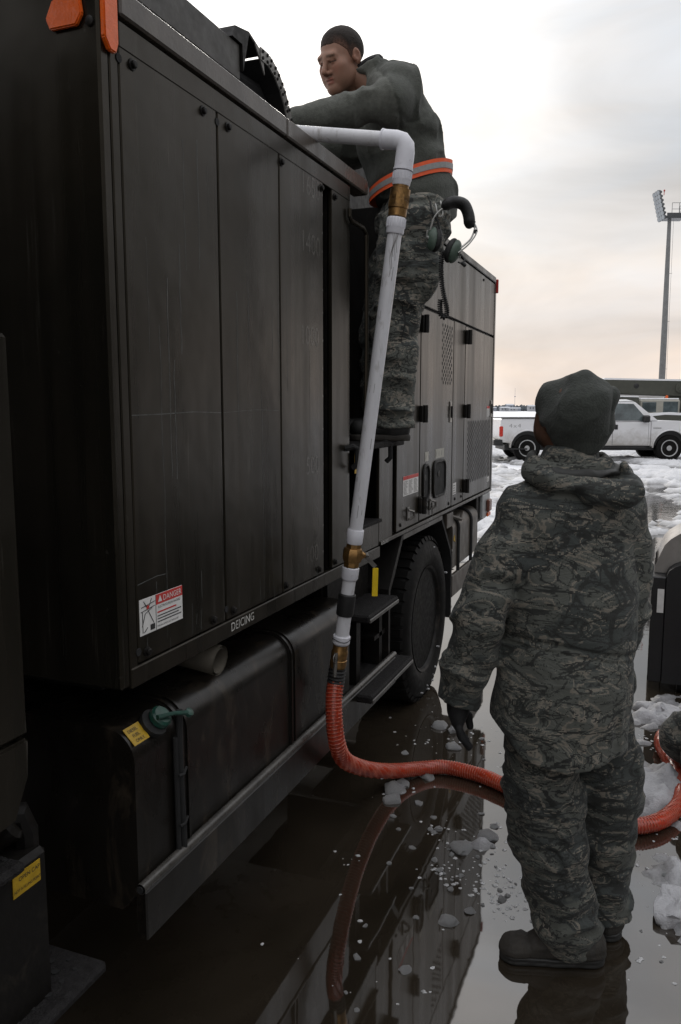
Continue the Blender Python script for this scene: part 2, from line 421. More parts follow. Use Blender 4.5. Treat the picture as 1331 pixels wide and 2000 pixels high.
def relax(V, F, a=0.45):
    S = np.zeros_like(V); c = np.zeros(len(V))
    for i in range(4):
        j = (i + 1) % 4
        np.add.at(S, F[:, i], V[F[:, j]]); np.add.at(c, F[:, i], 1); np.add.at(S, F[:, j], V[F[:, i]]); np.add.at(c, F[:, j], 1)
    return V * (1 - a) + a * S / c[:, None]
# ------------------------------------------------------------------ materials
PAINT = mat_paint()
DARK = simple('dark_steel', (0.0075, 0.0065, 0.0055), 0.5, var=0.4, scale=20, dirt=((0.026, 0.021, 0.016), 9, 0.57, 0.6), spec=0.22)
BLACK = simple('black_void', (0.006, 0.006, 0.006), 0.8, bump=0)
TANKM = simple('tank_metal', (0.0085, 0.0070, 0.0053), 0.30, var=0.35, scale=5, stretch=(1, 1, 0.35), dirt=((0.040, 0.031, 0.022), 9, 0.54, 0.6), bump=0.12, bscale=22, spec=0.38)
RUBBER = simple('tyre_rubber', (0.007, 0.0066, 0.0062), 0.6, spec=.12, var=0.3, scale=18, dirt=((0.030, 0.029, 0.022), 5, 0.56, 0.45), bump=0.3, bscale=45)
RIMM = simple('wheel_rim', (0.008, 0.007, 0.006), 0.5, spec=.18, var=0.4, scale=9, dirt=((0.05, 0.042, 0.034), 6, 0.57, 0.6))
STEEL = simple('worn_steel', (0.20, 0.19, 0.175), 0.4, metal=0.6, var=0.5, scale=25)
ORANGE = simple('orange_lens', (0.75, 0.12, 0.012), 0.25, var=0.2, scale=18, bump=0.2, bscale=120)
REDL = simple('red_lens', (0.42, 0.02, 0.015), 0.25)
WHITES = simple('white_sticker', (0.66, 0.65, 0.63), 0.55, var=0.15, scale=30, bump=0.05)
REDS = simple('red_print', (0.50, 0.035, 0.03), 0.55, var=0.15)
YELS = simple('yellow_sticker', (0.42, 0.26, 0.01), 0.5, var=0.25, scale=30)
INK = simple('black_print', (0.02, 0.02, 0.02), 0.6, bump=0)
GREYINK = simple('grey_print', (0.24, 0.23, 0.22), 0.6, bump=0)
PALETXT = simple('pale_lettering', (0.62, 0.61, 0.57), 0.6, var=0.5, scale=40, bump=0)
FAINTTXT = simple('faded_lettering', (0.085, 0.078, 0.066), 0.3, spec=.27, var=0.5, scale=22, bump=0)
GREEN = simple('green_plastic', (0.008, 0.052, 0.036), 0.4, var=0.4, scale=40)
GRIT = simple('grit_tread', (0.012, 0.011, 0.011), 0.7, var=0.6, scale=60, spec=.1, col2=(0.022, 0.021, 0.021), bump=0.9, bscale=190, bdist=0.006)
XS = -1.15
def truck():
    t = thing('deicing_truck', 'dark olive deicing truck with tall panelled tank body and a rear equipment module', 'truck', (-2.3, 3.8, 0))
    def pan(name, y0, y1, z0, z1, x=XS, th=0.016, mat=PAINT, bev=0.003, **k):
        return box(x - th, x, y0, y1, z0, z1, bev).build(name, mat, t, **k)
    # --- tank body
    body = MB(); body.box(-3.45, XS - 0.065, 1.545, 3.02, 1.012, 2.42).box(XS - .064, XS - .020, 1.545, 2.750, 1.012, 2.516).box(XS - .064, XS - .020, 2.834, 3.02, 1.012, 2.516).box(XS - .064, XS - .061, 2.7505, 2.8335, 1.012, 2.516); body.build('tank_body', DARK, t)
    fw_ = box(-3.45, XS, 1.508, 1.542, 0.992, 2.576, 0.006).build('front_wall', PAINT, t)
    pan('corner_post', 1.5435, 1.5735, 0.992, 2.576, th=0.05)
    edges = [1.5735, 2.0045, 2.388, 2.752]
    for i in range(3): pan('side_panel', edges[i] + 0.0035, edges[i + 1] - 0.0035, 1.040, 2.508)
    pan('side_panel', 2.832, 3.020, 1.040, 2.508)
    box(XS - 0.06, XS - 0.045, 2.752, 2.832, 1.06, 2.508).build('gauge_slot', BLACK, t)
    box(XS - 0.042, XS - 0.030, 2.785, 2.799, 1.08, 2.47).build('sight_tube', simple('sight_glass', (0.02, 0.02, 0.018), 0.15), t)
    box(XS - 0.018, XS + 0.002, 1.5772, 3.018, 2.455, 2.5105, 0.002).build('upper_flange', PAINT, t)
    box(XS - 0.020, XS + 0.003, 1.5440, 3.405, 0.986, 1.0365, 0.003).build('bottom_trim', PAINT, t, label='scuffed bottom trim with white lettering')
    for y0, y1 in ((1.5745, 2.428), (2.434, 3.20)):
        box(XS - 0.055, XS + 0.011, y0, y1, 2.5185, 2.578, 0.005).build('top_rail', simple('rail_paint', (0.075, 0.062, 0.050), 0.3, var=0.4, scale=8, stretch=(1, 1, .3)), t)
    box(-3.43, XS - 0.068, 1.56, 3.02, 2.424, 2.44).build('tank_deck', DARK, t)
    for (y, z) in ((1.625, 2.4345), (1.93, 2.4345), (2.062, 2.4345), (2.404, 2.4345), (2.73, 2.4345), (2.86, 2.4345), (1.609, 1.062), (1.93, 1.062), (2.045, 1.062), (2.41, 1.062), (2.70, 1.062), (2.86, 1.062)):
        m = MB(); m.lathe([(0.0135, 0), (0.0135, 0.002), (0.009, 0.003), (0.009, 0.009), (0.006, 0.011)], (XS + 0.0005, y, z), (1, 0, 0), 10)
        m.build('bolt', DARK, t)
    for (y, z) in ((1.575, 2.43), (2.0045, 2.43), (1.575, 1.07), (2.0045, 1.075)):
        MB().lathe([(0.010, 0), (0.010, 0.0022)], (XS, y, z), (1, 0, 0), 12).build('drain_hole', BLACK, t)
    # marker reflectors on the upper front corner
    m = MB().prism([(-1.281, 2.500), (-1.270, 2.475), (-1.200, 2.475), (-1.184, 2.497), (-1.190, 2.535), (-1.262, 2.535)], 1, 1.508, 1.496)
    m.build('marker_reflector', ORANGE, t, bev=0.003)
    MB().prism([(1.513, 2.60), (1.513, 2.45), (1.531, 2.428), (1.552, 2.428), (1.561, 2.45), (1.561, 2.60)], 0, XS + 0.0005, XS + 0.014).build('marker_reflector', ORANGE, t, bev=0.003)
    MB().lathe([(0.011, 0), (0.011, 0.004), (0.006, 0.007)], (-1.171, 1.508, 2.482), (0, -1, 0), 10).build('bolt', DARK, t)
    # faded level marks beside the gauge slot
    for s, y, z, sz in (('1650', 2.556, 2.385, .072), ('1400', 2.552, 2.192, .074), ('1000', 2.545, 1.880, .070), ('500', 2.585, 1.425, .068), ('100', 2.578, 1.100, .068)):
        text_mb(s, sz * 1.35, (XS + 0.0004, y, z), (0, 1, 0), (0, 0, 1), 1.0, 0.86).build('level_number', FAINTTXT, t)
    for z in (2.41, 2.345, 2.28, 2.215, 2.15, 2.08, 2.0, 1.90, 1.8, 1.7, 1.58, 1.45, 1.33, 1.22, 1.12):
        box(XS - .001, XS + 0.0004, 2.733, 2.746, z, z + 0.007).build('level_tick', FAINTTXT, t)
    text_mb('DEICING', 0.037, (XS + 0.0034, 2.026, 1.0015), (0, 1, 0.01), (0, 0, 1), 1.03, 0.98).build('lettering', PALETXT, t, label='white DEICING lettering')
    text_mb('ANTI-ICING', 0.021, (XS + 0.0064, 3.412, 1.0385), (0, 1, 0), (0, 0, 1), 1.0, 0.93).build('lettering', PALETXT, t, label='white ANTI-ICING lettering')
    # pale scratches and dried fluid runs with their own shapes
    SCR = simple('scratch', (.10, .105, .10), .6, var=.7, scale=30, bump=0); sm = MB(); rs = random.Random(8)
    def scr(pts, w_):
        for (a, b) in zip(pts[:-1], pts[1:]): sm.add([(XS + .0003, a[0] - w_, a[1] - w_), (XS + .0003, a[0] + w_, a[1] + w_), (XS + .0003, b[0] + w_, b[1] + w_), (XS + .0003, b[0] - w_, b[1] - w_)], [(0, 1, 2, 3)])
    scr([(1.580, 1.643), (1.70, 1.645), (1.85, 1.650), (1.998, 1.647)], .0012); scr([(2.012, 1.647), (2.2, 1.655), (2.37, 1.652)], .0007); scr([(1.58, 1.235), (1.66, 1.242), (1.70, 1.24)], .001)
    for y in (1.705, 1.742, 1.765, 1.802, 1.83, 1.66, 1.90, 1.95, 2.10, 2.17, 2.25, 2.33, 2.372, 2.376, 2.44, 2.62):
        z1_ = rs.uniform(1.7, 2.42); z0_ = z1_ - rs.uniform(.15, .75); n_ = 7; scr([(y + rs.uniform(-.003, .003), z1_ + (z0_ - z1_) * i / n_) for i in range(n_ + 1)], rs.choice((.0005, .0008, .0012)))
    for i in range(26):
        y = rs.uniform(1.59, 2.72); z1_ = rs.uniform(1.06, 1.25); scr([(y, z1_), (y + rs.uniform(-.004, .004), z1_ - rs.uniform(.02, .09))], rs.choice((.0005, .0009)))
    sm.build('scratches', SCR, t, kind='stuff')
    # danger sticker
    d = box(XS, XS + 0.0016, 1.584, 1.772, 1.106, 1.196).build('danger_sticker', WHITES, t, label='white and red DANGER electrocution sticker')
    x = XS + 0.0022
    box(XS + 0.0016, x, 1.652, 1.7715, 1.170, 1.1955).build('header_band', REDS, d)
    box(XS + 0.0016, x, 1.6505, 1.652, 1.1065, 1.1955).build('divider', INK, d)
    text_mb('DANGER', 0.0205, (x + 0.0005, 1.682, 1.1755), (0, 1, 0), (0, 0, 1), 1.02).build('lettering', WHITES, d)
    MB().add([(x + .0005, 1.660, 1.1755), (x + .0005, 1.678, 1.1755), (x + .0005, 1.669, 1.1925)], [(0, 1, 2)]).build('warning_triangle', WHITES, d)
    tm = text_mb('ELECTROCUTION HAZARD', 0.0088, (x, 1.660, 1.1595), (0, 1, 0), (0, 0, 1), 1.0, 0.93)
    tm = merge(tm, text_mb('THIS MACHINE IS NOT INSULATED', 0.0066, (x, 1.6555, 1.112), (0, 1, 0), (0, 0, 1), 1.0, 0.93))
    for q in range(3): tm.box(x - .0003, x, 1.657, 1.765 - .012 * (q % 2), 1.1235 + q * 0.0075, 1.1262 + q * 0.0075)
    tm.build('lettering', INK, d)
    MB().box(x - .0003, x, 1.657, 1.742, 1.1475, 1.1512).build('red_line', REDS, d)
    pm = MB()
    for (a, b) in (((1.592, 1.128), (1.605, 1.158)), ((1.605, 1.158), (1.634, 1.168)), ((1.588, 1.165), (1.646, 1.171)), ((1.590, 1.176), (1.647, 1.182)), ((1.618, 1.164), (1.641, 1.128)), ((1.600, 1.19), (1.612, 1.174)), ((1.633, 1.192), (1.622, 1.174)), ((1.594, 1.112), (1.594, 1.165)), ((1.600, 1.112), (1.614, 1.122))):
        pm.tube([(x, a[0], a[1]), (x, b[0], b[1])], 0.0011, 4)
    pm.box(x - .0004, x + .0003, 1.626, 1.645, 1.112, 1.126); pm.build('pictogram', INK, d)
    MB().lathe([(0.006, 0), (0.006, 0.0006)], (x - .0003, 1.617, 1.172), (1, 0, 0), 8).build('red_flash', REDS, d)
    # --- trough and cable carrier on the tank top
    m = MB().box(-1.56, -1.38, 0.4, 2.57, 2.768, 2.885, 0.004); m.build('top_trough', simple('trough_paint', (0.045, 0.042, 0.036), 0.5, var=0.3, stretch=(1, 1, 1)), t)
    for yp in (1.62, 2.42): MB().box(-1.50, -1.44, yp, yp + .06, 2.44, 2.768).build('trough_post', DARK, t)
    MB().prism([(2.50, 2.885), (2.52, 2.925), (2.62, 2.945), (2.72, 2.915), (2.72, 2.905), (2.62, 2.935), (2.575, 2.80), (2.57, 2.885)], 0, -1.57, -1.37).build('trough_hood', DARK, t)
    MB().add([(-1.369, 2.66, 2.925), (-1.369, 2.72, 2.915), (-1.369, 2.735, 2.845), (-1.374, 2.66, 2.925), (-1.374, 2.72, 2.915), (-1.374, 2.735, 2.845)], [(0, 1, 2), (3, 5, 4), (0, 3, 4, 1), (1, 4, 5, 2), (2, 5, 3, 0)]).build('hood_gusset', STEEL, t)
    arc = [(2.70, 2.905), (2.765, 2.905), (2.825, 2.882), (2.875, 2.845), (2.915, 2.797), (2.945, 2.742), (2.962, 2.682), (2.968, 2.62), (2.965, 2.558), (2.955, 2.50)]
    CH = simple('chain_plate', (0.30, 0.29, 0.27), 0.45, metal=0.5, var=0.5, scale=40)
    for i in range(len(arc) - 1):
        a, b = Vector((0, *arc[i])), Vector((0, *arc[i + 1])); dd = (b - a); n = Vector((0, dd.z, -dd.y)).normalized() * -1
        ln = None
        for xx in (-1.366, -1.56):
            p = [a + n * .022, b + n * .022, b - n * .020, a - n * .020]
            vs_ = [(xx, q.y, q.z) for q in p] + [(xx - .005, q.y, q.z) for q in p]
            l_ = MB().add(vs_, [(0, 1, 2, 3), (7, 6, 5, 4), (0, 4, 5, 1), (1, 5, 6, 2), (2, 6, 7, 3), (3, 7, 4, 0)]).build('carrier_link', CH, t); ln = ln or l_
        for f in (0.22, 0.78):
            c = a.lerp(b, f)
            for s in (.012, -.010):
                q = c + n * s; MB().lathe([(0.006, 0), (0.005, 0.005)], (-1.366, q.y, q.z), (1, 0, 0), 6).build('rivet', DARK, ln)
        q0, q1 = a - n * .016, b - n * .016
        MB().add([(-1.371, q0.y, q0.z), (-1.371, q1.y, q1.z), (-1.559, q1.y, q1.z), (-1.559, q0.y, q0.z), (-1.371, q0.y, q0.z - .004), (-1.371, q1.y, q1.z - .004), (-1.559, q1.y, q1.z - .004), (-1.559, q0.y, q0.z - .004)], [(0, 1, 2, 3), (7, 6, 5, 4), (0, 4, 5, 1), (1, 5, 6, 2), (2, 6, 7, 3), (3, 7, 4, 0)]).build('link_floor', BLACK, ln)
        c = a.lerp(b, 0.5) - n * .012
        MB().tube([(-1.366, c.y, c.z), (-1.56, c.y, c.z)], 0.006, 6).build('cross_bar', STEEL, ln)
    MB().tube([(-1.46, 2.45, 2.80)] + [(-1.46, y - .01, z - .05) for y, z in arc[2:]], 0.034, 10).tube([(-1.50, 2.45, 2.82)] + [(-1.50, y - .03, z - .08) for y, z in arc[3:]], 0.03, 10).build('cable_bundle', BLACK, t)
    # --- ladder bay
    bay = MB()
    bay.box(-1.62, -1.60, 3.02, 3.652, 1.0, 2.56); bay.box(-1.52, -1.50, 3.0, 3.70, 2.3, 2.80); bay.box(-1.60, XS - 0.02, 3.022, 3.034, 1.04, 2.45); bay.box(-1.60, XS - 0.02, 3.640, 3.652, 1.04, 2.58)  # the raised upper sheet is added to darken the sky gap behind the waist
    bay.build('ladder_bay', DARK, t)
    box(-1.60, XS + 0.045, 3.04, 3.63, 1.488, 1.512, 0.004).build('standing_ledge', GRIT, t)
    pan('lower_panel', 3.395, 3.592, 1.040, 1.486); pan('lower_panel', 3.026, 3.392, 1.040, 1.150)
    box(-1.55, XS + 0.018, 3.04, 3.388, 1.152, 1.166, 0.002).build('grating_step', GRIT, t)
    box(XS - .07, XS - .055, 3.594, 3.650, 1.05, 1.486).build('bay_slot', BLACK, t)
    MB().tube([(XS + 0.012, 2.985, 2.42), (XS + 0.012, 2.985, 2.392), (XS + 0.014, 3.0, 2.378), (XS + 0.03, 3.09, 2.368), (XS + 0.036, 3.112, 2.345), (XS + 0.036, 3.118, 1.9), (XS + 0.034, 3.112, 1.54)], 0.0085, 8).build('handrail', PAINT, t)
    for y0 in (3.00, 3.43):
        MB().tube([(XS, y0 - .03, 1.50), (XS + .03, y0 - .02, 1.507), (XS + .04, y0 + .0, 1.500), (XS + .04, y0 + .004, 1.44), (XS + .02, y0 + .004, 1.42)], 0.012, 8).build('grab_hook', BLACK, t)
    ys = box(XS - .045, XS - .043, 3.036, 3.10, 1.395, 1.478).build('yellow_sticker', YELS, t)
    ys.location = (0.06, 0, 0)
    ym = MB()
    for q, l in enumerate((.02, .045, .04)): ym.box(XS + .0172, XS + .0178, 3.05, 3.05 + l, 1.412 + .022 * q, 1.421 + .022 * q)
    ym.build('print_line', INK, ys); ys.children[0].location = (-0.06, 0, 0)
    # --- rear module
    MB().box(-3.45, XS - 0.02, 3.655, 6.03, 1.03, 2.56).build('module_body', DARK, t)
    pan('module_panel', 3.655, 4.045, 1.062, 2.176)
    pan('equipment_door', 4.055, 4.764, 1.062, 2.176, bev=0.006, label='front module door with vent slots and two gauge windows'); doors1 = [o for o in t.children if o.name.startswith('equipment_door')][-1]
    pan('module_panel', 4.774, 5.072, 1.062, 2.176)
    pan('equipment_door', 5.082, 5.996, 1.062, 2.176, bev=0.006, label='rear module door with a large perforated vent'); doors2 = [o for o in t.children if o.name.startswith('equipment_door')][-1]
    pan('module_panel', 3.655, 5.996, 2.188, 2.560)
    box(XS - .05, XS + .003, 6.001, 6.050, 1.035, 2.60, 0.004).build('rear_corner_trim', PAINT, t)
    box(XS - .05, XS + .010, 3.655, 5.999, 2.566, 2.606, 0.004).build('module_top_rail', PAINT, t)
    box(XS - .02, XS + .006, 3.408, 5.999, 1.0380, 1.0565, 0.003).build('bottom_trim', PAINT, t)
    box(-3.45, XS - .055, 3.66, 6.04, 2.566, 2.588).build('module_roof', DARK, t)
    box(-1.62, -1.42, 3.665, 4.25, 2.588, 2.96, .01).build('sky_gap_box', DARK, t)  # invented dark box, added to block the bright sky gap beside the worker's waist
    box(XS - .02, XS + .016, 6.050, 6.066, 2.50, 2.60, .004).build('tail_lamp', REDL, t, label='red upper tail lamp')
    for (y, z) in ((3.70, 2.22), (4.3, 2.53), (5.0, 2.53), (5.6, 2.53), (3.72, 1.09), (4.70, 1.088), (4.86, 1.10), (5.03, 1.098), (5.02, 1.14)):
        MB().lathe([(0.010, 0), (0.010, 0.003), (0.005, 0.006)], (XS, y, z), (1, 0, 0), 8).build('bolt', DARK, t)
    for (y, z) in ((4.062, 2.09), (4.062, 1.63), (4.062, 1.15), (5.092, 2.105), (5.092, 1.64), (5.092, 1.16)):
        m = MB().box(XS, XS + .02, y - .03, y + .045, z - .042, z + .042, .004); m.tube([(XS + .026, y, z - .045), (XS + .026, y, z + .045)], .014, 8)
        m.box(XS + .02, XS + .03, y + .02, y + .04, z - .02, z + .02); m.build('hinge', DARK, t)
    for y, z in ((4.708, 1.637), (5.955, 1.655)):
        h_ = box(XS, XS + .006, y - .026, y + .026, z - .062, z + .062, .003).build('door_handle', simple('handle_plate', (.30, .28, .25), .4, metal=.4, var=.4), t)
        box(XS + .006, XS + .016, y - .010, y + .010, z - .035, z + .035, .003).build('lever', DARK, h_)
    def holes(y0, y1, z0, z1, cols, rows, r, dr):
        m = MB(); dy = (y1 - y0) / (cols - 1); dz = (z1 - z0) / (rows - 1)
        for k in range(rows):
            c = cols if k % 2 == 0 else cols - 1
            for i in range(c):
                y = y0 + dy * i + (0 if k % 2 == 0 else dy / 2); z = z1 - dz * k
                m.lathe([(r, 0), (r * .7, 0.0008)], (XS + 0.0006, y, z), (1, 0, 0), 8)
        return m.build('vent_holes', BLACK, dr, kind='stuff', label='punched vent holes')
    holes(4.50, 4.72, 1.805, 2.125, 5, 16, 0.0105, doors1)
    holes(5.20, 5.93, 1.175, 1.565, 14, 21, 0.0125, doors2)
    def window(y0, y1, z0, z1, r):
        pts = []
        for cy, cz, a0 in ((y1 - r, z1 - r, 0), (y0 + r, z1 - r, 90), (y0 + r, z0 + r, 180), (y1 - r, z0 + r, 270)):
            for a in range(0, 91, 15): pts.append((cy + r * math.cos(R(a0 + a)), cz + r * math.sin(R(a0 + a))))
        wv = MB().prism(pts, 0, XS + 0.0005, XS + 0.002).build('gauge_window', BLACK, doors1)
        MB().tube([(XS + .004, y, z) for y, z in pts], .008, 6, closed=True).build('window_seal', DARK, wv)
        MB().lathe([(0.02, 0), (0.018, 0.004)], (XS + .002, (y0 + y1) / 2 - .02, (z0 + z1) / 2 + .03), (1, 0, 0), 12).build('gauge', DARK, wv)
    window(4.118, 4.232, 1.16, 1.355, .05); window(4.330, 4.590, 1.16, 1.36, .05)
    for y0, y1, z0, z1 in ((4.155, 4.225, 1.375, 1.425), (4.375, 4.565, 1.378, 1.43)):
        p_ = box(XS, XS + .0016, y0, y1, z0, z1).build('label_plate', simple('label_cream', (.36, .35, .30), .5, var=.2), doors1)
        m = MB(); n = max(1, int((y1 - y0) / .05))
        for i in range(n): m.box(XS + .0016, XS + .0021, y0 + .012 + i * (y1 - y0 - .01) / n, y0 + .02 + i * (y1 - y0 - .01) / n, z0 + .012, z1 - .012)
        m.build('print_mark', GREYINK, p_)
    def sheet(y0, y1, z0, z1, cols, rows, hdr, par=t):
        s_ = box(XS, XS + .0016, y0, y1, z0, z1).build('warning_sheet', WHITES, par)
        if hdr: box(XS + .0016, XS + .0021, y0, y1, z1 - hdr, z1).build('header_band', REDS, s_)
        m = MB(); w_ = (y1 - y0) / cols; rh = (z1 - z0 - hdr - .01) / rows
        for c in range(cols):
            for k in range(rows):
                random.seed(k * 7 + c); m.box(XS + .0016, XS + .002, y0 + c * w_ + w_ * .08, y0 + c * w_ + w_ * random.uniform(.6, .93), z0 + .006 + rh * k, z0 + .006 + rh * k + rh * .5)
        m.build('print_line', GREYINK, s_)
    sheet(3.758, 4.028, 1.226, 1.324, 3, 11, .018)
    sheet(5.80, 5.905, 1.60, 1.675, 1, 6, .018)
    sheet(5.865, 5.945, 1.120, 1.155, 1, 3, 0); sheet(4.80, 4.885, 1.13, 1.2, 1, 4, 0)
    for y, z in ((3.845, 1.13), (4.268, 1.135)):
        m = MB().box(XS, XS + .006, y - .018, y + .018, z - .035, z + .035, .002); m.tube([(XS + .006, y, z + .02), (XS + .03, y + .01, z + .012), (XS + .03, y + .014, z - .012), (XS + .008, y + .004, z - .03)], .007, 6)
        m.build('draw_latch', STEEL, t)
    MB().tube([(XS + .008, 4.285, 1.14), (XS + .01, 4.29, 1.07)], .004, 6).build('latch_cable', STEEL, t)
    # --- under the body: chassis, wheels, arch
    ch = MB().box(-2.75, -2.62, 0.2, 5.9, 0.62, 0.9).box(-1.95, -1.82, 0.2, 5.9, 0.62, 0.9)
    for y in (1.2, 2.4, 3.4, 4.9, 5.8): ch.box(-2.62, -1.95, y, y + .12, .66, .86)
    ch.box(-3.3, -1.25, 1.56, 5.98, 0.965, 1.0); ch.tube([(-3.0, 4.37, .455), (-1.45, 4.37, .455)], .09, 12); ch.build('chassis_frame', DARK, t)
    def wheel(x, y, side, rim_in=.20):
        rad = .478; wd = .30
        wt = MB(); wt.lathe([(.292, -.02), (.315, .0), (.36, .012), (.41, .010), (.445, -.004), (.466, -.028), (.470, -.06), (.470, -wd + .06), (.45, -wd), (.30, -wd)], (x, y, .455), (side, 0, 0), 56)
        tyre_root = MB().lathe([(.10, -rim_in - .03), (.10, -rim_in + .03), (.13, -rim_in + .03), (.14, -rim_in), (.235, -rim_in - .01), (.262, -rim_in + .05), (.268, -.05), (.288, -.022), (.294, -.006), (.306, .002), (.306, -.02), (.28, -.06), (.27, -wd + .02), (.29, -wd)], (x, y, .455), (side, 0, 0), 48).build('wheel', RIMM, t)
        wt.build('tyre', RUBBER, tyre_root)
        lug = MB(); nl = 46
        for i in range(nl):
            a = 2 * math.pi * i / nl
            for j, (u0, u1) in enumerate(((-.002, -.085), (-.095, -.15), (-.16, -.215), (-.225, -wd + .005))):
                aa = a + (math.pi / nl if j % 2 else 0); da = math.pi / nl * .66
                vs_ = []
                for rr in (.455, rad):
                    for uu in (u0, u1):
                        u2 = uu - (.012 if rr > .46 and uu == u0 and j == 0 else 0)
                        for q in (-da, da):
                            vs_.append((x + side * u2, y + rr * math.sin(aa + q), .455 + rr * math.cos(aa + q)))
                lug.add(vs_, [(0, 1, 3, 2), (4, 6, 7, 5), (0, 4, 5, 1), (2, 3, 7, 6), (0, 2, 6, 4), (1, 5, 7, 3)])
        lug.build('tread', RUBBER, tyre_root)
        nut = MB()
        for i in range(10):
            a = 2 * math.pi * i / 10; nut.lathe([(.016, -rim_in - .01), (.016, -rim_in + .03), (.008, -rim_in + .035)], (x, y + .185 * math.sin(a), .455 + .185 * math.cos(a)), (side, 0, 0), 6)
        nut.build('wheel_nuts', RIMM, tyre_root)
        # mud and ice crumbs caught on the sidewall
        cr = MB(); random.seed(int(y * 10))
        for i in range(9):
            a = random.uniform(0, 6.28); rr = random.uniform(.31, .46); s_ = random.uniform(.003, .008)
            cr.box(x + side * .005 - s_, x + side * .014 + s_, y + rr * math.sin(a) - s_, y + rr * math.sin(a) + s_, .455 + rr * math.cos(a) - s_, .455 + rr * math.cos(a) + s_ * .7, s_ * .5)
        cr.build('ice_crumbs', MATS.get('ice') or ICE, tyre_root, kind='stuff')
    global ICE
    wheel(-1.185, 4.37, 1); wheel(-3.40, 4.37, -1); wheel(-1.20, -0.15, 1, .05); wheel(-3.40, -0.15, -1, .05)
    g = MB().prism([(3.800, 1.03), (3.655, .855), (3.585, .785), (3.585, .33), (3.560, .33), (3.560, .80), (3.63, .88), (3.765, 1.03)], 0, -1.70, XS - .004); g.build('wheel_guard', DARK, t, label='folded plate in front of the rear wheel')
    MB().prism([(4.56, 1.033), (4.80, .80), (4.835, .74), (4.835, .352), (4.812, .352), (4.812, .73), (4.78, .785), (4.53, 1.033)], 0, -1.70, XS - .004).build('mud_flap', BLACK, t)
    for z in (.42, .62, .78): MB().lathe([(.008, 0), (.008, .004)], (XS - .004, 4.824, z), (1, 0, 0), 8).build('bolt', STEEL, t)
    box(XS - .02, XS - .003, 3.785, 4.575, 1.004, 1.034, .003).build('arch_trim', PAINT, t)
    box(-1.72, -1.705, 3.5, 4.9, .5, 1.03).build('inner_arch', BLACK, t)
    # --- fuel tank
    r = .08; prof = [(-1.80, .40), (-1.80, .875)]
    for a in range(90, -1, -10): prof.append((XS - r + r * math.cos(R(a)), .795 + r * math.sin(R(a))))
    prof += [(XS, .46), (XS - .05, .40)]
    MB().prism(prof, 1, 1.545, 3.02).build('fuel_tank', TANKM, t, smooth=30)
    def strap(y, w_, off):
        pts = [(-1.80, .875 + off)] + [(XS - r + (r + off) * math.cos(R(a)), .795 + (r + off) * math.sin(R(a))) for a in range(90, -1, -10)] + [(XS + off, .46)]
        inn = [(-1.80, .870)] + [(XS - r + (r - .004) * math.cos(R(a)), .795 + (r - .004) * math.sin(R(a))) for a in range(90, -1, -10)] + [(XS - .004, .46)]
        m = MB(); n = len(pts)
        m.add([(p[0], y, p[1]) for p in pts] + [(p[0], y + w_, p[1]) for p in pts] + [(p[0], y, p[1]) for p in inn] + [(p[0], y + w_, p[1]) for p in inn],
              [q for i in range(n - 1) for q in ((i, i + 1, n + i + 1, n + i), (i, 2 * n + i, 2 * n + i + 1, i + 1), (n + i, n + i + 1, 3 * n + i + 1, 3 * n + i))]); return m
    for y in (1.735, 2.43): 
        s_ = strap(y, .045, .004).build('tank_strap', DARK, t); strap(y + .004, .010, .010).build('strap_rib', TANKM, s_); strap(y + .031, .010, .010).build('strap_rib', TANKM, s_)
    MB().tube([(XS + .012, 1.728, .87), (XS + .014, 1.722, .80), (XS + .012, 1.726, .65), (XS + .014, 1.732, .47)], .009, 8).tube([(XS + .010, 1.708, .80), (XS + .010, 1.712, .47)], .007, 8).build('breather_hose', BLACK, t)
    for z in (.70, .56): MB().tube([(XS + .024, 1.70, z), (XS + .026, 1.72, z - .002), (XS + .018, 1.745, z + .004)], .004, 6).build('cable_tie', BLACK, t)
    n45 = Vector((.707, 0, .707)); c0 = Vector((XS - r + r * .707, 1.665, .795 + r * .707))
    cp = MB().lathe([(.026, -.01), (.026, .018), (.030, .02), (.030, .034), (.024, .040), (.010, .042)], c0, n45, 20).build('filler_cap', GREEN, t, label='green fuel filler cap with lever')
    MB().tube([c0 + n45 * .044 + Vector((0, -.03, 0)), c0 + n45 * .052 + Vector((.012, .02, -.01)), c0 + n45 * .05 + Vector((.03, .055, -.018))], [.007, .0055, .0065], 8).lathe([(.012, 0), (.012, .010), (.007, .012)], c0 + n45 * .045 + Vector((.03, .062, -.02)), n45, 14).build('cap_lever', GREEN, cp)
    MB().lathe([(.036, -.006), (.038, .004), (.038, .012), (.028, .014)], c0 + n45 * .002 + Vector((0, -.012, 0)), n45, 14).build('cap_collar', BLACK, cp)
    ty = Vector((-.707, 0, .707)); o_ = Vector((XS - r + (r + .0025) * .707, 1.556, .795 + (r + .0025) * .707))
    q = [o_ - ty * .024, o_ - ty * .024 + Vector((0, .062, 0)), o_ + ty * .026 + Vector((0, .062, 0)), o_ + ty * .026]
    st = MB().add([*q, *[p - n45 * .0015 for p in q]], [(0, 1, 2, 3), (7, 6, 5, 4), (0, 4, 5, 1), (1, 5, 6, 2), (2, 6, 7, 3), (3, 7, 4, 0)]).build('fuel_sticker', YELS, t, label='yellow DIESEL FUEL ONLY sticker')
    tm = MB()
    for i, s in enumerate(('DIESEL', 'FUEL', 'ONLY')): tm = merge(tm, text_mb(s, .0125, o_ + n45 * .0008 + Vector((0, .008 + (.006 if i else 0), 0)) + ty * (.010 - .0145 * i), (0, 1, 0), ty, 1.0))
    tm.build('lettering', INK, st)
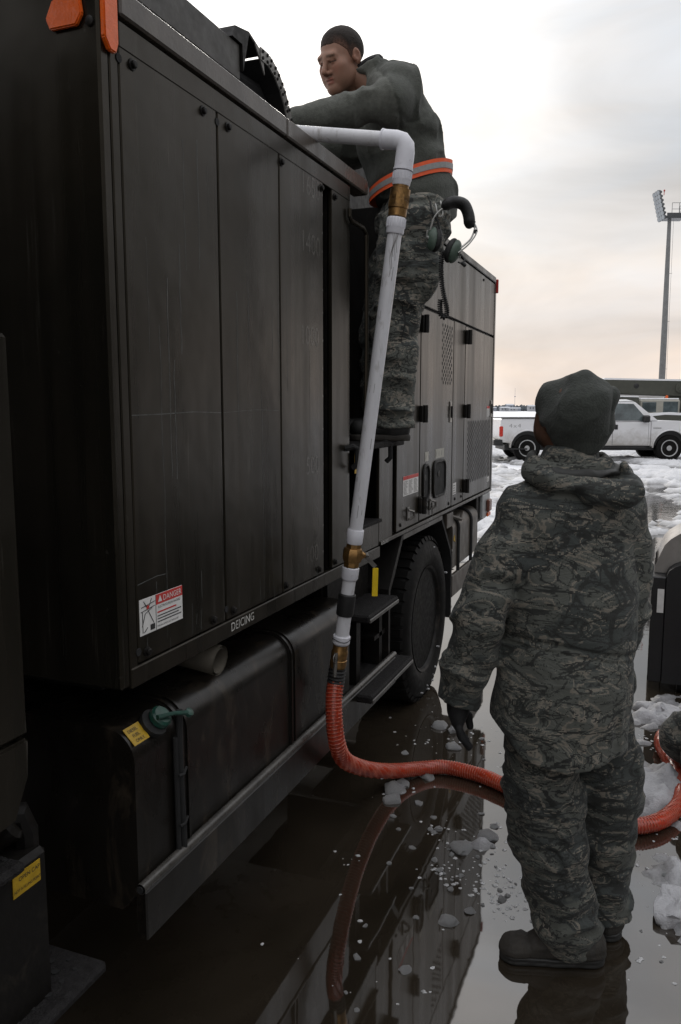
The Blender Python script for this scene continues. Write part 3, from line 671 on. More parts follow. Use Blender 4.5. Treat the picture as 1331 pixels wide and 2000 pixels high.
    MB().tube([(-1.40, 1.98, .955), (-1.16, 1.98, .925)], .045, 20, caps=False).tube([(-1.16, 1.98, .925), (-1.40, 1.98, .955)], .038, 20, caps=False).build('drain_stub', simple('stub_plastic', (.11, .098, .078), .5, var=.3), t)
    # --- side rail and steps
    MB().box(XS - .01, XS + .022, 1.545, 3.60, .330, .462, .004).build('side_rail', TANKM, t)
    m = MB().tube([(XS + .012, 1.535, .474), (XS + .012, 3.60, .474)], .014, 12, caps=False); m.build('rail_tube', simple('rail_tube', (.07, .065, .058), .3, var=.5, scale=14), t)
    MB().lathe([(.009, 0), (.009, .003)], (XS + .012, 1.5345, .474), (0, -1, 0), 10).build('tube_bore', BLACK, t)
    for z0, y0, y1, xo in ((.78, 3.13, 3.545, .05), (.455, 3.055, 3.66, .09)):
        s_ = box(XS - .12, XS + xo, y0, y1, z0 - .035, z0, .008).build('side_step', GRIT, t)
        box(XS + xo - .004, XS + xo + .004, y0 + .004, y1 - .004, z0 - .034, z0 - .016, .003).build('step_edge', simple('rail_tube', (0, 0, 0)), s_)
    MB().box(XS - .10, XS - .02, 3.16, 3.21, .36, .745).box(XS - .10, XS - .02, 3.47, 3.51, .36, .745).box(XS - .13, XS - .11, 3.05, 3.56, .36, 1.0).box(XS - .11, XS - .02, 3.40, 3.56, .59, .61).build('step_bracket', DARK, t)
    MB().box(-1.30, -1.28, 3.03, 3.56, .37, 1.03).build('equipment_panel', DARK, t)
    # --- tank and lamp behind the wheel
    r2 = .07; pr = [(-1.70, .62), (-1.70, 1.0)] + [(XS - .01 - r2 + r2 * math.cos(R(a)), .90 + r2 * math.sin(R(a))) for a in range(90, -1, -15)] + [(XS - .01, .66), (XS - .05, .62)]
    MB().prism(pr, 1, 4.87, 5.62).build('rear_tank', simple('rear_tank', (.060, .050, .039), .42, var=.3, scale=6), t)
    for y in (5.0, 5.38):
        MB().tube([(-1.6, y, .975)] + [(XS - .01 - r2 + (r2 + .006) * math.cos(R(a)), y, .90 + (r2 + .006) * math.sin(R(a))) for a in range(90, -1, -15)] + [(XS - .004, y, .62)], .012, 6).build('tank_strap', BLACK, t)
    box(XS - .03, XS - .005, 4.86, 5.95, .47, .61, .004).build('rear_rail', simple('rear_tank', (0, 0, 0)), t)
    m = MB().box(XS - .10, XS - .006, 4.70, 4.86, .93, 1.02, .004); m.tube([(XS - .02, 4.86, .99), (XS + .02, 4.95, .96), (XS + .01, 5.05, .99)], .012, 6); m.build('hose_bracket', simple('rear_tank', (0, 0, 0)), t)
    MB().prism([(4.885, .835), (4.93, .815), (4.915, .862)], 0, XS - .009, XS - .006).build('yellow_mark', YELS, t)
    lb = box(-1.45, XS - .02, 5.62, 5.98, .84, 1.03, .005).build('lamp_box', DARK, t)
    box(XS - .02, XS + .004, 5.72, 5.99, .86, 1.035, .006).build('lamp_plate', simple('lamp_plate', (.32, .33, .33), .4), lb)
    box(XS + .004, XS + .03, 5.84, 5.94, .90, .99, .008).build('side_lamp', simple('side_lamp', (.16, .06, .04), .3), lb)
    box(XS + .004, XS + .018, 5.86, 5.96, .862, .890, .004).build('reflector', ORANGE, lb)
    # --- cab end at the front
    MB().box(-3.45, XS, -1.6, 0.98, 0.62, 2.75, .05).build('cab', PAINT, t)
    m = MB().prism([(1.0, 1.00), (1.205, 1.00), (1.205, .985), (1.20, .92), (1.16, .84), (1.0, .83)], 0, -1.9, XS).build('cab_skirt', PAINT, t, bev=.006)
    MB().box(-1.9, XS, 1.0, 1.205, 1.006, 1.80, .008).build('air_stack', PAINT, t)
    MB().box(-1.75, XS - .05, 0.9, 1.295, .33, .712, .012).build('step_box', DARK, t, bev=0)
    tr = MB().box(-1.5, XS - .008, .8, 1.19, .715, .742, .01).build('cab_step', GRIT, t)
    tr2 = MB().box(-1.44, XS, .8, 1.42, .33, .365, .012).build('cab_step', GRIT, t)
    for par, xs_, ys_, z in ((tr2, np.arange(-1.41, -1.17, .035), np.arange(1.0, 1.40, .045), .3654), (tr, np.arange(-1.40, -1.18, .04), np.arange(1.0, 1.17, .05), .7424)):
        m = MB()
        for i, a in enumerate(xs_):
            for j, b in enumerate(ys_):
                m.lathe([(.006 if (i + j) % 3 else .009, 0), (.005 if (i + j) % 3 else .009, .003)], (a, b + (.02 if i % 2 else 0), z), (0, 0, 1), 8)
        m.build('tread_studs', BLACK, par, kind='stuff')
    MB().lathe([(.055, 0), (.055, .05), (.045, .06)], (-1.30, 1.23, .76), (.7, .5, .5), 18).build('tank_filler', TANKM, t)
    MB().tube([(-1.30, 1.23, .78), (-1.25, 1.27, .78), (-1.25, 1.28, .74), (-1.25, 1.28, .6)], .03, 10).build('filler_pipe', DARK, t)
    s_ = box(XS - .0495, XS - .0478, 1.187, 1.266, .645, .694).build('step_sticker', YELS, t, label='yellow NOT A FILLING POINT sticker')
    tm = merge(text_mb('OPEN CAP', .0135, (XS - .0472, 1.203, .676), (0, 1, 0), (0, 0, 1), 1.0, .95), text_mb('NOT A FILLING POINT', .0095, (XS - .0472, 1.189, .654), (0, 1, 0), (0, 0, 1), 1.0, .8))
    tm.build('lettering', INK, s_)
    return t
# ------------------------------------------------------------------ people
CAMO = mat_camo('camo', 1.0, 0.0); CAMO2 = mat_camo('camo_trousers', 0.8, 4.3)
CAMO3 = mat_camo('camo_worker', 1.3, 7.7)
SKIN = mat_attr('skin', 0.5, bump=0.12, bscale=260, var=0.07, sss=0.12, vscale=24)
HAIRM = mat_attr('hair_crop', 0.75, bump=0.8, bscale=420, var=0.35, vscale=160)
FLEECE = mat_attr('fleece', 0.95, bump=0.55, bscale=160, var=0.18, sheen=0.07, vscale=70, bdist=0.006)
GLOVE = simple('black_glove', (0.010, 0.010, 0.011), 0.75, bump=0.4, bscale=200)
BOOT = simple('sage_boot', (0.024, 0.020, 0.015), 0.7, var=0.35, scale=30, dirt=((0.018, 0.016, 0.013), 14, 0.50, 0.9), bump=0.4, bscale=160)
SOLE = simple('boot_sole', (0.012, 0.012, 0.011), 0.6)
HOODIN = simple('hood_lining', (0.035, 0.036, 0.034), 0.7, bump=0.4, bscale=40)
def folds(P, s, amp, seed, warp=0.03):
    q = P + warp * np.stack([vnoise(P, 7, seed + 3), vnoise(P, 7, seed + 5), vnoise(P, 7, seed + 7)], -1)
    n = vnoise(q * np.array(s), 1.0, seed); return amp * (np.abs(n) * 2 - 0.6)
def frame_from(fwd, up=(0, 0, 1), roll=0.0):
    f = np.array(fwd, float); f /= np.linalg.norm(f); r = np.cross(f, np.array(up, float)); r /= np.linalg.norm(r); u = np.cross(r, f)
    if roll: r, u = r * math.cos(roll) + u * math.sin(roll), u * math.cos(roll) - r * math.sin(roll)
    return np.stack([r, f, u], 1)
def make_head(skin, lip, brow, h=0.003, ruddy=0.0):
    s = SDF((-.12, -.16, -.25), (.12, .15, .15), h)
    s.ell((0, -.018, .035), (.076, .094, .082), .02).ell((0, .022, -.03), (.063, .068, .085), .03)
    for q in (-1, 1):
        s.cone((q * .047, .0, -.062), (q * .014, .070, -.095), .021, .019, .03)
        s.ell((q * .044, .056, -.018), (.023, .024, .020), .025); s.ell((q * .036, .048, -.055), (.027, .032, .032), .03)
    s.ell((0, .077, -.094), (.022, .017, .016), .02); s.cone((-.038, .078, .025), (.038, .078, .025), .011, .011, .02)
    for q in (-1, 1):
        s.ell((q * .031, .097, .004), (.017, .017, .010), .012, sub=True); s.ell((q * .031, .0745, .002), (.0125, .0125, .0125), .004)
        s.cone((q * .044, .078, .011), (q * .018, .088, .011), .0042, .0042, .006)
    s.cone((0, .088, .014), (0, .112, -.027), .0075, .0115, .014)
    for q in (-1, 1): s.ell((q * .0125, .096, -.034), (.009, .012, .008), .008)
    s.ell((0, .089, -.0565), (.022, .009, .0062), .008).ell((0, .0875, -.069), (.018, .010, .0072), .008)
    s.cone((-.023, .096, -.0625), (.023, .096, -.0625), .0025, .0025, .004, sub=True)
    for q in (-1, 1):
        s.ell((q * .079, -.014, -.002), (.009, .018, .031), .006, frame_from((-q * .25, 1, 0))); s.ell((q * .0885, -.008, .003), (.0075, .0105, .019), .003, sub=True); s.cone((q * .079, .003, -.004), (q * .079, .003, -.012), .005, .005, .006)
    s.cone((0, -.028, -.05), (0, -.048, -.13), .056, .056, .03)
    V, F = s.net(); V = relax(V, F, .35)
    c = np.tile(np.array(skin), (len(V), 1)); x, y, z = V[:, 0], V[:, 1], V[:, 2]; ax = np.abs(x)
    def bl(mask, col):
        m = np.clip(mask, 0, 1)[:, None]; c[:] = c * (1 - m) + np.array(col) * m
    bl(ruddy * np.exp(-(((ax - .042) / .022)**2 + ((z + .022) / .024)**2)) * (y > .03), (skin[0] * 1.05, skin[1] * .55, skin[2] * .5))
    bl(ruddy * .8 * np.exp(-(((ax - .08) / .014)**2 + ((z + .004) / .035)**2)) * (y < .03), (skin[0] * 1.0, skin[1] * .5, skin[2] * .45))
    bl(ruddy * .6 * np.exp(-((ax / .016)**2 + ((z + .03) / .016)**2)) * (y > .095), (skin[0] * 1.0, skin[1] * .65, skin[2] * .6))
    bl(((ax < .021) & (np.abs(z + .063) < .012) & (y > .08)) * .8, lip)
    bl(((ax > .012) & (ax < .049) & (np.abs(z - .024 - .1 * (.03 - ax)) < .0045) & (y > .05)) * .6, brow)
    bl(((np.abs(ax - .031) < .015) & (np.abs(z - .0025) < .0026) & (y > .07)) * .75, (.03, .02, .016))
    return V, F, c
def combine(parts):
    V = []; F = []; C = []; n = 0
    for v, f, c in parts: V.append(v); F.append(f + n); C.append(c); n += len(v)
    return np.concatenate(V), np.concatenate(F), np.concatenate(C)
def body_obj(head, limbs, lo, hi, skin, name='person'):
    """one skin mesh: head and neck at fine resolution, trunk, arms and legs under the clothes"""
    s = SDF(lo, hi, .014)
    for p, r in limbs: s.path(p, r, .04)
    V, F = s.net(); V = relax(V, F)
    V, F, C = combine([head, (V, F, np.tile(np.array(skin), (len(V), 1)))])
    return np_mesh(name, V, F, C)
def person_root(name, me, label, loc, scale=1.0):
    o = mkobj(name, me, SKIN); o.location = loc; o.rotation_euler = (0, 0, YAW); o.scale = (scale,) * 3
    return tag(o, label, 'person')
def fingers(s, roots, mids, tips, r=.0105):
    for a, b, c in zip(roots, mids, tips): s.path([a, b, c], [r, r * .97, r * .85], .006)
# ---------- the man on the ground, seen from behind
def watcher():
    skin = (0.085, 0.043, 0.027)
    M = frame_from((-.30, .84, .42)); hv, hf, hc = make_head(skin, (.10, .045, .035), (.012, .01, .008), .004)
    hv = hv @ M.T + np.array((-.066, .02, 1.632))
    me = body_obj((hv, hf, hc), [([(-.06, .01, 1.56), (-.055, 0, 1.46), (-.055, 0, 1.3), (-.055, 0, .85)], [.055, .055, .11, .12]), ([(-.055, 0, 1.36), (-.21, 0, 1.34), (-.325, -.03, 1.07), (-.37, 0, .84), (-.367, .02, .77)], [.06, .05, .04, .026, .02]),
        ([(-.055, 0, 1.36), (.10, .03, 1.34), (.115, .05, 1.05), (.09, .1, .85), (.09, .11, .79)], [.06, .05, .04, .026, .02]),
        ([(-.08, 0, .86), (-.105, 0, .48), (-.04, -.04, .1)], [.08, .055, .04]), ([(.02, .04, .86), (.1, .1, .46), (.13, .1, .1)], [.08, .055, .04])],
        (-.5, -.25, .03), (.3, .3, 1.6), skin)
    p = person_root('person', me, 'person in grey-green camouflage parka and knit cap standing on wet ground, seen from behind', (-.164, 2.378, 0))
    # trousers
    s = SDF((-.32, -.22, .0), (.30, .28, .98), .0065)
    s.cone((-.13, 0, .84), (.03, .03, .84), .12, .115, .06)
    s.path([(-.115, -.005, .86), (-.108, .0, .48), (-.032, -.03, .10)], [.122, .112, .098], .03)
    s.path([(.035, .05, .86), (.100, .095, .46), (.122, .11, .08)], [.112, .104, .086], .03)
    s.cone((-.205, .0, .50), (-.18, .0, .38), .035, .03, .05); s.cone((.17, .06, .6), (.18, .08, .46), .03, .02, .05)
    s.torus((-.032, -.03, .105), .086, .016, np.eye(3), 1.0, .02); s.torus((.122, .11, .085), .074, .015, np.eye(3), 1.0, .02)
    s.warp(lambda P: folds(P, (4, 4, 13), .012, 11, .07) + folds(P, (8, 8, 22), .006, 23, .05) + .003 * fbm(P, 30, 2, 5))
    s.warp(lambda P: .008 * np.exp(-((P[:, 2] - .40 - .12 * P[:, 0]) / .008)**2) * (P[:, 0] < 0))
    s.cut((0, .1, -1), -.042)
    tr = sdf_obj('trousers', s, CAMO2, p)
    # parka
    s = SDF((-.48, -.24, .58), (.27, .28, 1.56), .0065)
    W = ((0, 1, 0), .76)
    s.path([(-.062, .0, 1.30), (-.055, 0, 1.12), (-.055, 0, .98), (-.062, .0, .84), (-.066, 0, .66)], [.170, .186, .180, .196, .204], .05, W)
    s.cone((-.19, .0, 1.365), (.085, .025, 1.365), .078, .078, .09); s.cone((-.06, .0, 1.40), (-.06, .005, 1.50), .10, .085, .06)
    s.path([(-.165, -.0, 1.365), (-.245, -.015, 1.25), (-.325, -.03, 1.06)], [.088, .086, .082], .014).cone((-.325, -.03, 1.06), (-.372, .005, .795), .084, .066, .014, cutb=True)
    s.path([(.075, .03, 1.365), (.112, .045, 1.25), (.122, .055, 1.06)], [.082, .078, .076], .012).cone((.122, .055, 1.06), (.095, .10, .825), .076, .064, .012, cutb=True)
    def cloth(P):
        z = P[:, 2]; arm = np.clip((-.21 - P[:, 0] - .25 * np.clip(z - 1.15, 0, 1)) * 22, 0, 1) + np.clip((P[:, 0] - .14) * 25, 0, 1)
        d = folds(P, (5, 5, 6), .007, 31, .09) + folds(P, (10, 10, 13), .0035, 47, .06) + .002 * fbm(P, 34, 2, 9)
        d = d + arm * folds(P, (4, 4, 15), .010, 61, .06)
        d = d + .012 * np.exp(-((z - .985 + .03 * np.sin(P[:, 0] * 7)) / .007)**2) * (1 - arm) + .009 * np.exp(-((z - .965 + .03 * np.sin(P[:, 0] * 7)) / .005)**2) * (1 - arm)
        ab = folds(P, (16, 16, 4), .006, 77, .04); d = d + ab * np.clip((1.0 - z) * 4, 0, 1) * (1 - arm)
        return d
    s.warp(cloth)
    # hem rises towards the left side
    I, P = s.near(.3); m_ = P[:, 0] > -.29; hemz = .655 + np.clip((-.20 - P[:, 0]) * 1.3, 0, .12) + .012 * np.sin(P[:, 0] * 21)
    s.D[I] = np.where(m_, np.maximum(s.D[I], (hemz - P[:, 2]) * .8), s.D[I])
    pk = sdf_obj('parka', s, CAMO, p)
    # folded hood and collar
    s = SDF((-.32, -.26, 1.34), (.20, .16, 1.62), .0055)
    Mh = frame_from((0, 1, .22))
    s.torus((-.07, .0, 1.515), .086, .020, Mh, 1.15, .02); s.torus((-.066, -.005, 1.480), .098, .022, Mh, 1.15, .02)
    s.path([(-.190, -.01, 1.482), (-.145, -.085, 1.468), (-.05, -.125, 1.445), (.03, -.135, 1.425), (.075, -.10, 1.445), (.082, -.03, 1.485)], [.016, .020, .023, .026, .024, .018], .03)
    s.ell((.015, -.132, 1.432), (.085, .020, .040), .03, np.array(frame_from((.25, 1, 0))))
    s.cone((.075, -.05, 1.485), (.055, -.09, 1.505), .016, .008, .02)
    s.cone((-.065, .02, 1.40), (-.065, .02, 1.60), .088, .092, .02, sub=True)
    s.warp(lambda P: folds(P, (9, 9, 14), .007, 91, .05) + folds(P, (18, 18, 26), .0035, 95, .03))
    ho = sdf_obj('hood', s, CAMO, p)
    s = SDF((-.32, -.26, 1.34), (.20, .16, 1.62), .0055); Ml = frame_from((.10, 1, .10))
    s.torus((-.056, -.020, 1.490), .094, .013, Ml, 1.15, .02); s.cone((-.065, .02, 1.40), (-.065, .02, 1.60), .080, .085, .02, sub=True); s.warp(lambda P: folds(P, (12, 12, 18), .009, 191, .05)); sdf_obj('hood_lining', s, HOODIN, ho)
    # knit cap
    s = SDF((-.22, -.18, 1.46), (.14, .20, 1.82), .005)
    s.ell((-.050, .005, 1.647), (.101, .108, .092), .03); s.cone((-.036, -.035, 1.69), (-.048, -.03, 1.738), .062, .018, .05); s.cone((-.046, -.03, 1.732), (.03, -.03, 1.695), .016, .02, .04); s.ell((-.080, .045, 1.684), (.074, .075, .060), .03); s.cone((-.045, -.02, 1.62), (-.045, -.01, 1.585), .082, .074, .03)
    nrm = np.array((-.264, .739, -.619)); nrm /= np.linalg.norm(nrm)
    s.cut(nrm, nrm @ np.array((-.097, .085, 1.690)) + .026)
    s.warp(lambda P: folds(P, (6, 6, 11), .009, 103, .07) + .0012 * fbm(P, 60, 2, 4)); s.warp(lambda P: .005 * np.exp(-((P[:, 0] - .024 - .1 * (P[:, 2] - 1.65)) / .005)**2) * (P[:, 2] > 1.59))
    sdf_obj('knit_cap', s, FLEECE, p, colfn=lambda V: np.tile((0.034, 0.038, 0.033), (len(V), 1)))
    # gloves
    for nm, base, dx in (('left', np.array((-.368, .015, .78)), 1), ('right', np.array((.092, .11, .80)), -1)):
        s = SDF(base - (.09, .09, .17), base + (.09, .10, .06), .0045)
        s.cone(base + (0, 0, .05), base + (0, 0, -.01), .040, .033, .02); s.ell(base + (0, .008, -.035), (.022, .044, .042), .02)
        ws = (-.028, -.008, .013, .033); ln = (.055, .068, .072, .062)
        fingers(s, [base + (0, w_, -.06) for w_ in ws], [base + (dx * .012, w_ + .002, -.06 - l * .55) for w_, l in zip(ws, ln)], [base + (dx * .034, w_ + .004, -.062 - l) for w_, l in zip(ws, ln)], .0115)
        s.path([base + (dx * .012, .035, -.02), base + (dx * .038, .048, -.05), base + (dx * .046, .05, -.085)], [.015, .0125, .011], .01)
        sdf_obj('glove', s, GLOVE, p)
    # boots
    for heel, toe, ank in (((.035, -.045, .06), (-.195, -.03, .052), (-.02, -.04, .2)), ((.128, .075, .06), (.150, .31, .052), (.125, .1, .2))):
        a = np.array(heel); b = np.array(toe); lo = np.minimum(np.minimum(a, b), np.array(ank)) - .09; hi = np.maximum(np.maximum(a, b), np.array(ank)) + .09; lo[2] = -.02
        s = SDF(lo, hi, .005); d = (b - a) / np.linalg.norm(b - a)
        s.cone(a, b + (0, 0, -.012) - d * .004, .045, .034, .03); s.cone(a + (0, 0, -.02), b + (0, 0, -.024) - d * .004, .044, .041, .02); s.cone(a + d * .03, np.array(ank), .052, .056, .05); s.cone(a + d * .13 + (0, 0, .015), a + d * .05 + (0, 0, .075), .038, .046, .03)
        s.warp(lambda P: folds(P, (18, 18, 26), .006, 121, .03) + .003 * np.exp(-((P[:, 2] - .052) / .003)**2) + .004 * np.exp(-(((P - b) @ d + .045) / .004)**2) + .004 * np.exp(-(((P - a) @ d - .035 - .3 * (P[:, 2] - .05)) / .004)**2)); s.cut((0, 0, -1), -.024)
        bo = sdf_obj('boot', s, BOOT, p)
        sdv = np.cross(d, (0, 0, 1)); lc = MB()
        for q_ in range(5):
            c_ = a + d * (.125 - q_ * .016) + np.array((0, 0, .048 + q_ * .017)); lc.tube([c_ + sdv * x_ + np.array((0, 0, -abs(x_) * .55)) + d * (.012 * (1 if q_ % 2 else -1) * x_ / .03) for x_ in (-.034, -.018, 0, .018, .034)], .0028, 5)
        lc.build('laces', HOODIN, bo, world=False)
        s = SDF(lo, hi, .005); s.cone(a + (0, 0, -.045), b + (0, 0, -.040) - d * .006, .047, .046, .02, ((0, 0, 1), 2)); s.cone(a + d * .10 + (0, 0, -.045), a + d * .11 + (0, 0, -.045), .041, .041, .02, ((0, 0, 1), 2)); s.warp(lambda P: .004 * np.exp(-((P[:, 2] - .014) / .003)**2))
        s.cut((0, 0, 1), .027); s.cut((0, 0, -1), -.002); sdf_obj('sole', s, SOLE, bo)
    return p
# ---------- the man on the truck, leaning over the tank
def worker():
    Z0 = 1.528
    skin = (0.27, 0.150, 0.104)
    M = frame_from((-.66, -.62, -.40), roll=R(3)); hv, hf, hc = make_head(skin, (.27, .10, .075), (.045, .03, .02), .0028, ruddy=.3)
    HC = np.array((-.226, -.015, 3.104 - Z0)); HS = 1.02
    hv = hv * HS @ M.T + HC
    me = body_obj((hv, hf, hc), [([(-.185, 0.0, 3.06 - Z0), (-.09, 0, 3.02 - Z0), (-.02, 0, 2.90 - Z0), (.06, 0, 2.5 - Z0)], [.05, .054, .08, .10]),
        ([(-.03, 0, 2.96 - Z0), (.01, -.17, 2.96 - Z0), (-.015, -.235, 2.865 - Z0), (-.39, -.2, 2.805 - Z0), (-.46, -.18, 2.75 - Z0)], [.06, .05, .045, .026, .02]),
        ([(-.03, 0, 2.96 - Z0), (-.03, .17, 2.95 - Z0), (-.17, .22, 2.83 - Z0), (-.40, .10, 2.77 - Z0)], [.06, .05, .04, .024]),
        ([(.07, -.08, 2.46 - Z0), (.005, -.075, 2.02 - Z0), (.005, -.06, 1.60 - Z0)], [.09, .06, .045]), ([(.07, .1, 2.46 - Z0), (-.04, .12, 2.02 - Z0), (-.05, .1, 1.60 - Z0)], [.09, .06, .045])],
        (-.55, -.4, .02), (.3, .4, 1.75), skin)
    k = 1.14 / 1.1; base = Vector((-1.14, 3.414 * k, 1.66 + (1.528 - 1.66) * k))
    p = person_root('person', me, 'person in grey fleece with orange reflective belt leaning over the truck tank', base, k)
    # cropped hair
    s = SDF((-.11, -.14, -.12), (.11, .13, .16), .0028)
    s.ell((0, -.018, .035), (.076, .094, .082), .02).ell((0, .022, -.03), (.063, .068, .085), .03); s.cone((-.038, .078, .025), (.038, .078, .025), .011, .011, .02)
    def hairline(P):
        y = P[:, 1]; ax_ = np.abs(P[:, 0]); z_ = np.where(y > 0, .010 + .80 * y, .010 + .8 * y)
        z_ = z_ + .010 * np.exp(-((y - .055) / .016)**2) * np.clip(ax_ / .05, 0, 1) - .022 * np.exp(-((y - .012) / .010)**2) * (ax_ > .05); return z_ + .002 * vnoise(P, 120, 8)
    I, P = s.near(.3); zm = hairline(P); s.D[I] -= (.0012 + .0065 * np.clip((P[:, 2] - zm) / .065, 0, 1)).astype(np.float32)
    s.D[I] = np.maximum(s.D[I], (zm - P[:, 2]) * .7); s.warp(lambda P: .0012 * fbm(P, 150, 2, 3))
    V, F = s.net(); V = relax(V, F, .3); up = np.clip((V[:, 2] - hairline(V)) / .05, 0, 1)[:, None]
    side = np.clip((np.abs(V[:, 0]) - .025) / .03, 0, 1)[:, None]; f = 1 - (1 - up) * np.maximum(side, .2) * .85
    col = np.array((.016, .011, .008)) * f + np.array((.13, .066, .045)) * (1 - f)
    mkobj('hair', np_mesh('hair', V * HS @ M.T + HC, F, col), HAIRM, p)
    # trousers
    s = SDF((-.25, -.30, .0), (.32, .30, 1.12), .0065)
    s.cone((.085, -.075, 2.46 - Z0), (.08, .085, 2.46 - Z0), .135, .13, .05)
    s.path([(.088, -.085, 2.42 - Z0), (.004, -.078, 2.02 - Z0), (.006, -.06, 1.60 - Z0)], [.145, .104, .078], .03)
    s.path([(.07, .10, 2.46 - Z0), (-.04, .12, 2.02 - Z0), (-.05, .10, 1.60 - Z0)], [.135, .10, .078], .03)
    s.ell((.105, -.150, 2.205 - Z0), (.092, .062, .112), .035); s.torus((.006, -.06, 1.585 - Z0), .066, .017, np.eye(3), 1.0, .02)
    def cl(P):
        d = folds(P, (5, 5, 12), .015, 211, .07) + folds(P, (10, 10, 20), .008, 223, .05) + .0025 * fbm(P, 30, 2, 5)
        z = P[:, 2] + Z0; d = d + .007 * np.exp(-((z - 2.335 + .35 * (P[:, 0] - .1)) / .006)**2) * (P[:, 1] < -.1) * (P[:, 0] > -.02); return d
    s.warp(cl); s.cut((0, 0, -1), -.045); s.cut((0, 0, 1), 2.57 - Z0)
    tr = sdf_obj('trousers', s, CAMO3, p)
    # fleece jacket
    s = SDF((-.50, -.42, .90), (.34, .40, 1.72), .0065); Wd = ((0, 1, 0), 1.14)
    s.path([(.098, 0, 2.53 - Z0), (.068, 0, 2.63 - Z0), (.022, 0, 2.80 - Z0), (-.002, 0, 2.95 - Z0)], [.162, .158, .168, .132], .05, Wd)
    s.cone((.115, 0, 2.52 - Z0), (.10, 0, 2.56 - Z0), .150, .145, .04, Wd)
    s.cone((.0, -.125, 2.965 - Z0), (-.03, .14, 2.955 - Z0), .082, .082, .06); s.cone((-.01, 0, 2.965 - Z0), (-.09, .0, 3.06 - Z0), .100, .066, .06)
    s.cone((.020, -.14, 2.945 - Z0), (-.015, -.235, 2.865 - Z0), .090, .084, .05); s.cone((-.015, -.235, 2.865 - Z0), (-.415, -.195, 2.800 - Z0), .082, .047, .03, cutb=True)
    s.cone((-.03, .15, 2.955 - Z0), (-.17, .22, 2.83 - Z0), .09, .08, .05); s.cone((-.17, .22, 2.83 - Z0), (-.40, .10, 2.77 - Z0), .078, .05, .03, cutb=True)
    Mc = frame_from((-.45, 0, 1)); Mc = np.stack([np.array((0, 1, 0)), np.cross(np.array((-.45, 0, .9)) / 1.006, (0, 1, 0)), np.array((-.45, 0, .9)) / 1.006], 1)
    s.torus((-.100, .0, 3.070 - Z0), .066, .015, Mc, 1.0, .02)
    def jk(P):
        z = P[:, 2] + Z0; sl = np.clip((-.02 - P[:, 0]) * 12, 0, 1) * (P[:, 1] < -.1)
        d = folds(P, (6, 6, 6), .013, 311, .10) * (1 - sl) + folds(P, (15, 7, 7), .011, 331, .06) * sl + .0015 * fbm(P, 40, 2, 9)
        bz = 2.612 + (P[:, 0] - .07) * .30
        d = d + .012 * np.exp(-((z - bz) / .03)**2); d = d - .010 * np.exp(-((z - bz + .075) / .03)**2)
        sm = np.abs((P[:, 0] + .035) + .35 * (z - 2.90)); d = d + .006 * np.exp(-(sm / .006)**2) * (P[:, 1] < -.12) * (z > 2.7)
        sh = np.abs(np.sqrt((P[:, 0] - .03)**2 + (z - 2.93)**2) - .135); d = d + .005 * np.exp(-(sh / .006)**2) * (P[:, 1] < -.08) * (P[:, 0] > -.02)
        return d
    s.warp(jk, .06); s.cut((-.30, 0, -1), -(2.485 - Z0 + .30 * .1))
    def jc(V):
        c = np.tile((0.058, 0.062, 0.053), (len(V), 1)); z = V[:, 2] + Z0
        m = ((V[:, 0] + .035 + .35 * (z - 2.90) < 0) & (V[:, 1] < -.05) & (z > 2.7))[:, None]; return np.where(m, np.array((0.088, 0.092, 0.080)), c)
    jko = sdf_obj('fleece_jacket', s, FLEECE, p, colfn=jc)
    s.D = s.D  # collar lining
    MB().tube([np.array((-.108, 0, 3.085 - Z0)) + Mc @ np.array((.056 * math.cos(a), .056 * math.sin(a), .004)) for a in np.linspace(0, 2 * math.pi, 24, endpoint=False)], .014, 8, closed=True).build('collar_lining', GLOVE, jko, world=False)
    # reflective belt: a band wrapped round the jacket's waist
    OR = simple('belt_orange', (0.78, 0.10, 0.02), .55, var=.15, scale=60); SIL = simple('belt_silver', (0.27, 0.27, 0.265), .45, var=.2, scale=80)
    V, F = None, None
    ring = []
    jm = jko.data; co = np.empty(len(jm.vertices) * 3, np.float32); jm.vertices.foreach_get('co', co); co = co.reshape(-1, 3)
    bz = 2.612 - Z0 + (co[:, 0] - .07) * .30; nearb = np.abs(co[:, 2] - bz) < .028; B = co[nearb]; cx, cy = .062, 0.0
    ang = np.arctan2(B[:, 1] - cy, B[:, 0] - cx); rad = np.hypot(B[:, 0] - cx, B[:, 1] - cy); NA = 96; prof = np.zeros(NA)
    for i in range(NA):
        dlt = np.abs((ang - (i / NA * 2 * math.pi) + math.pi) % (2 * math.pi) - math.pi); q = dlt < .09; prof[i] = rad[q].max() if q.any() else .15
    prof = np.maximum.reduce([prof, np.roll(prof, 1), np.roll(prof, -1)]); prof = (prof + np.roll(prof, 1) + np.roll(prof, -1)) / 3 + .004
    def band(h0, h1, off):
        m = MB(); vs_ = []
        for i in range(NA):
            a = i / NA * 2 * math.pi
            for (hh, rr) in ((h0, prof[i] + off), (h1, prof[i] + off), (h1, prof[i] + off - .003), (h0, prof[i] + off - .003)):
                x_ = cx + rr * math.cos(a); vs_.append((x_, cy + rr * math.sin(a), 2.612 - Z0 + (x_ - .07) * .30 + hh))
        m.add(vs_, [(4 * i + q, 4 * i + (q + 1) % 4, 4 * ((i + 1) % NA) + (q + 1) % 4, 4 * ((i + 1) % NA) + q) for i in range(NA) for q in range(4)]); return m
    bt = band(-.027, .027, 0).build('reflective_belt', OR, p, world=False, label='orange belt with silver centre stripe')
    band(-.0115, .0115, .0022).build('reflective_stripe', SIL, bt, world=False)
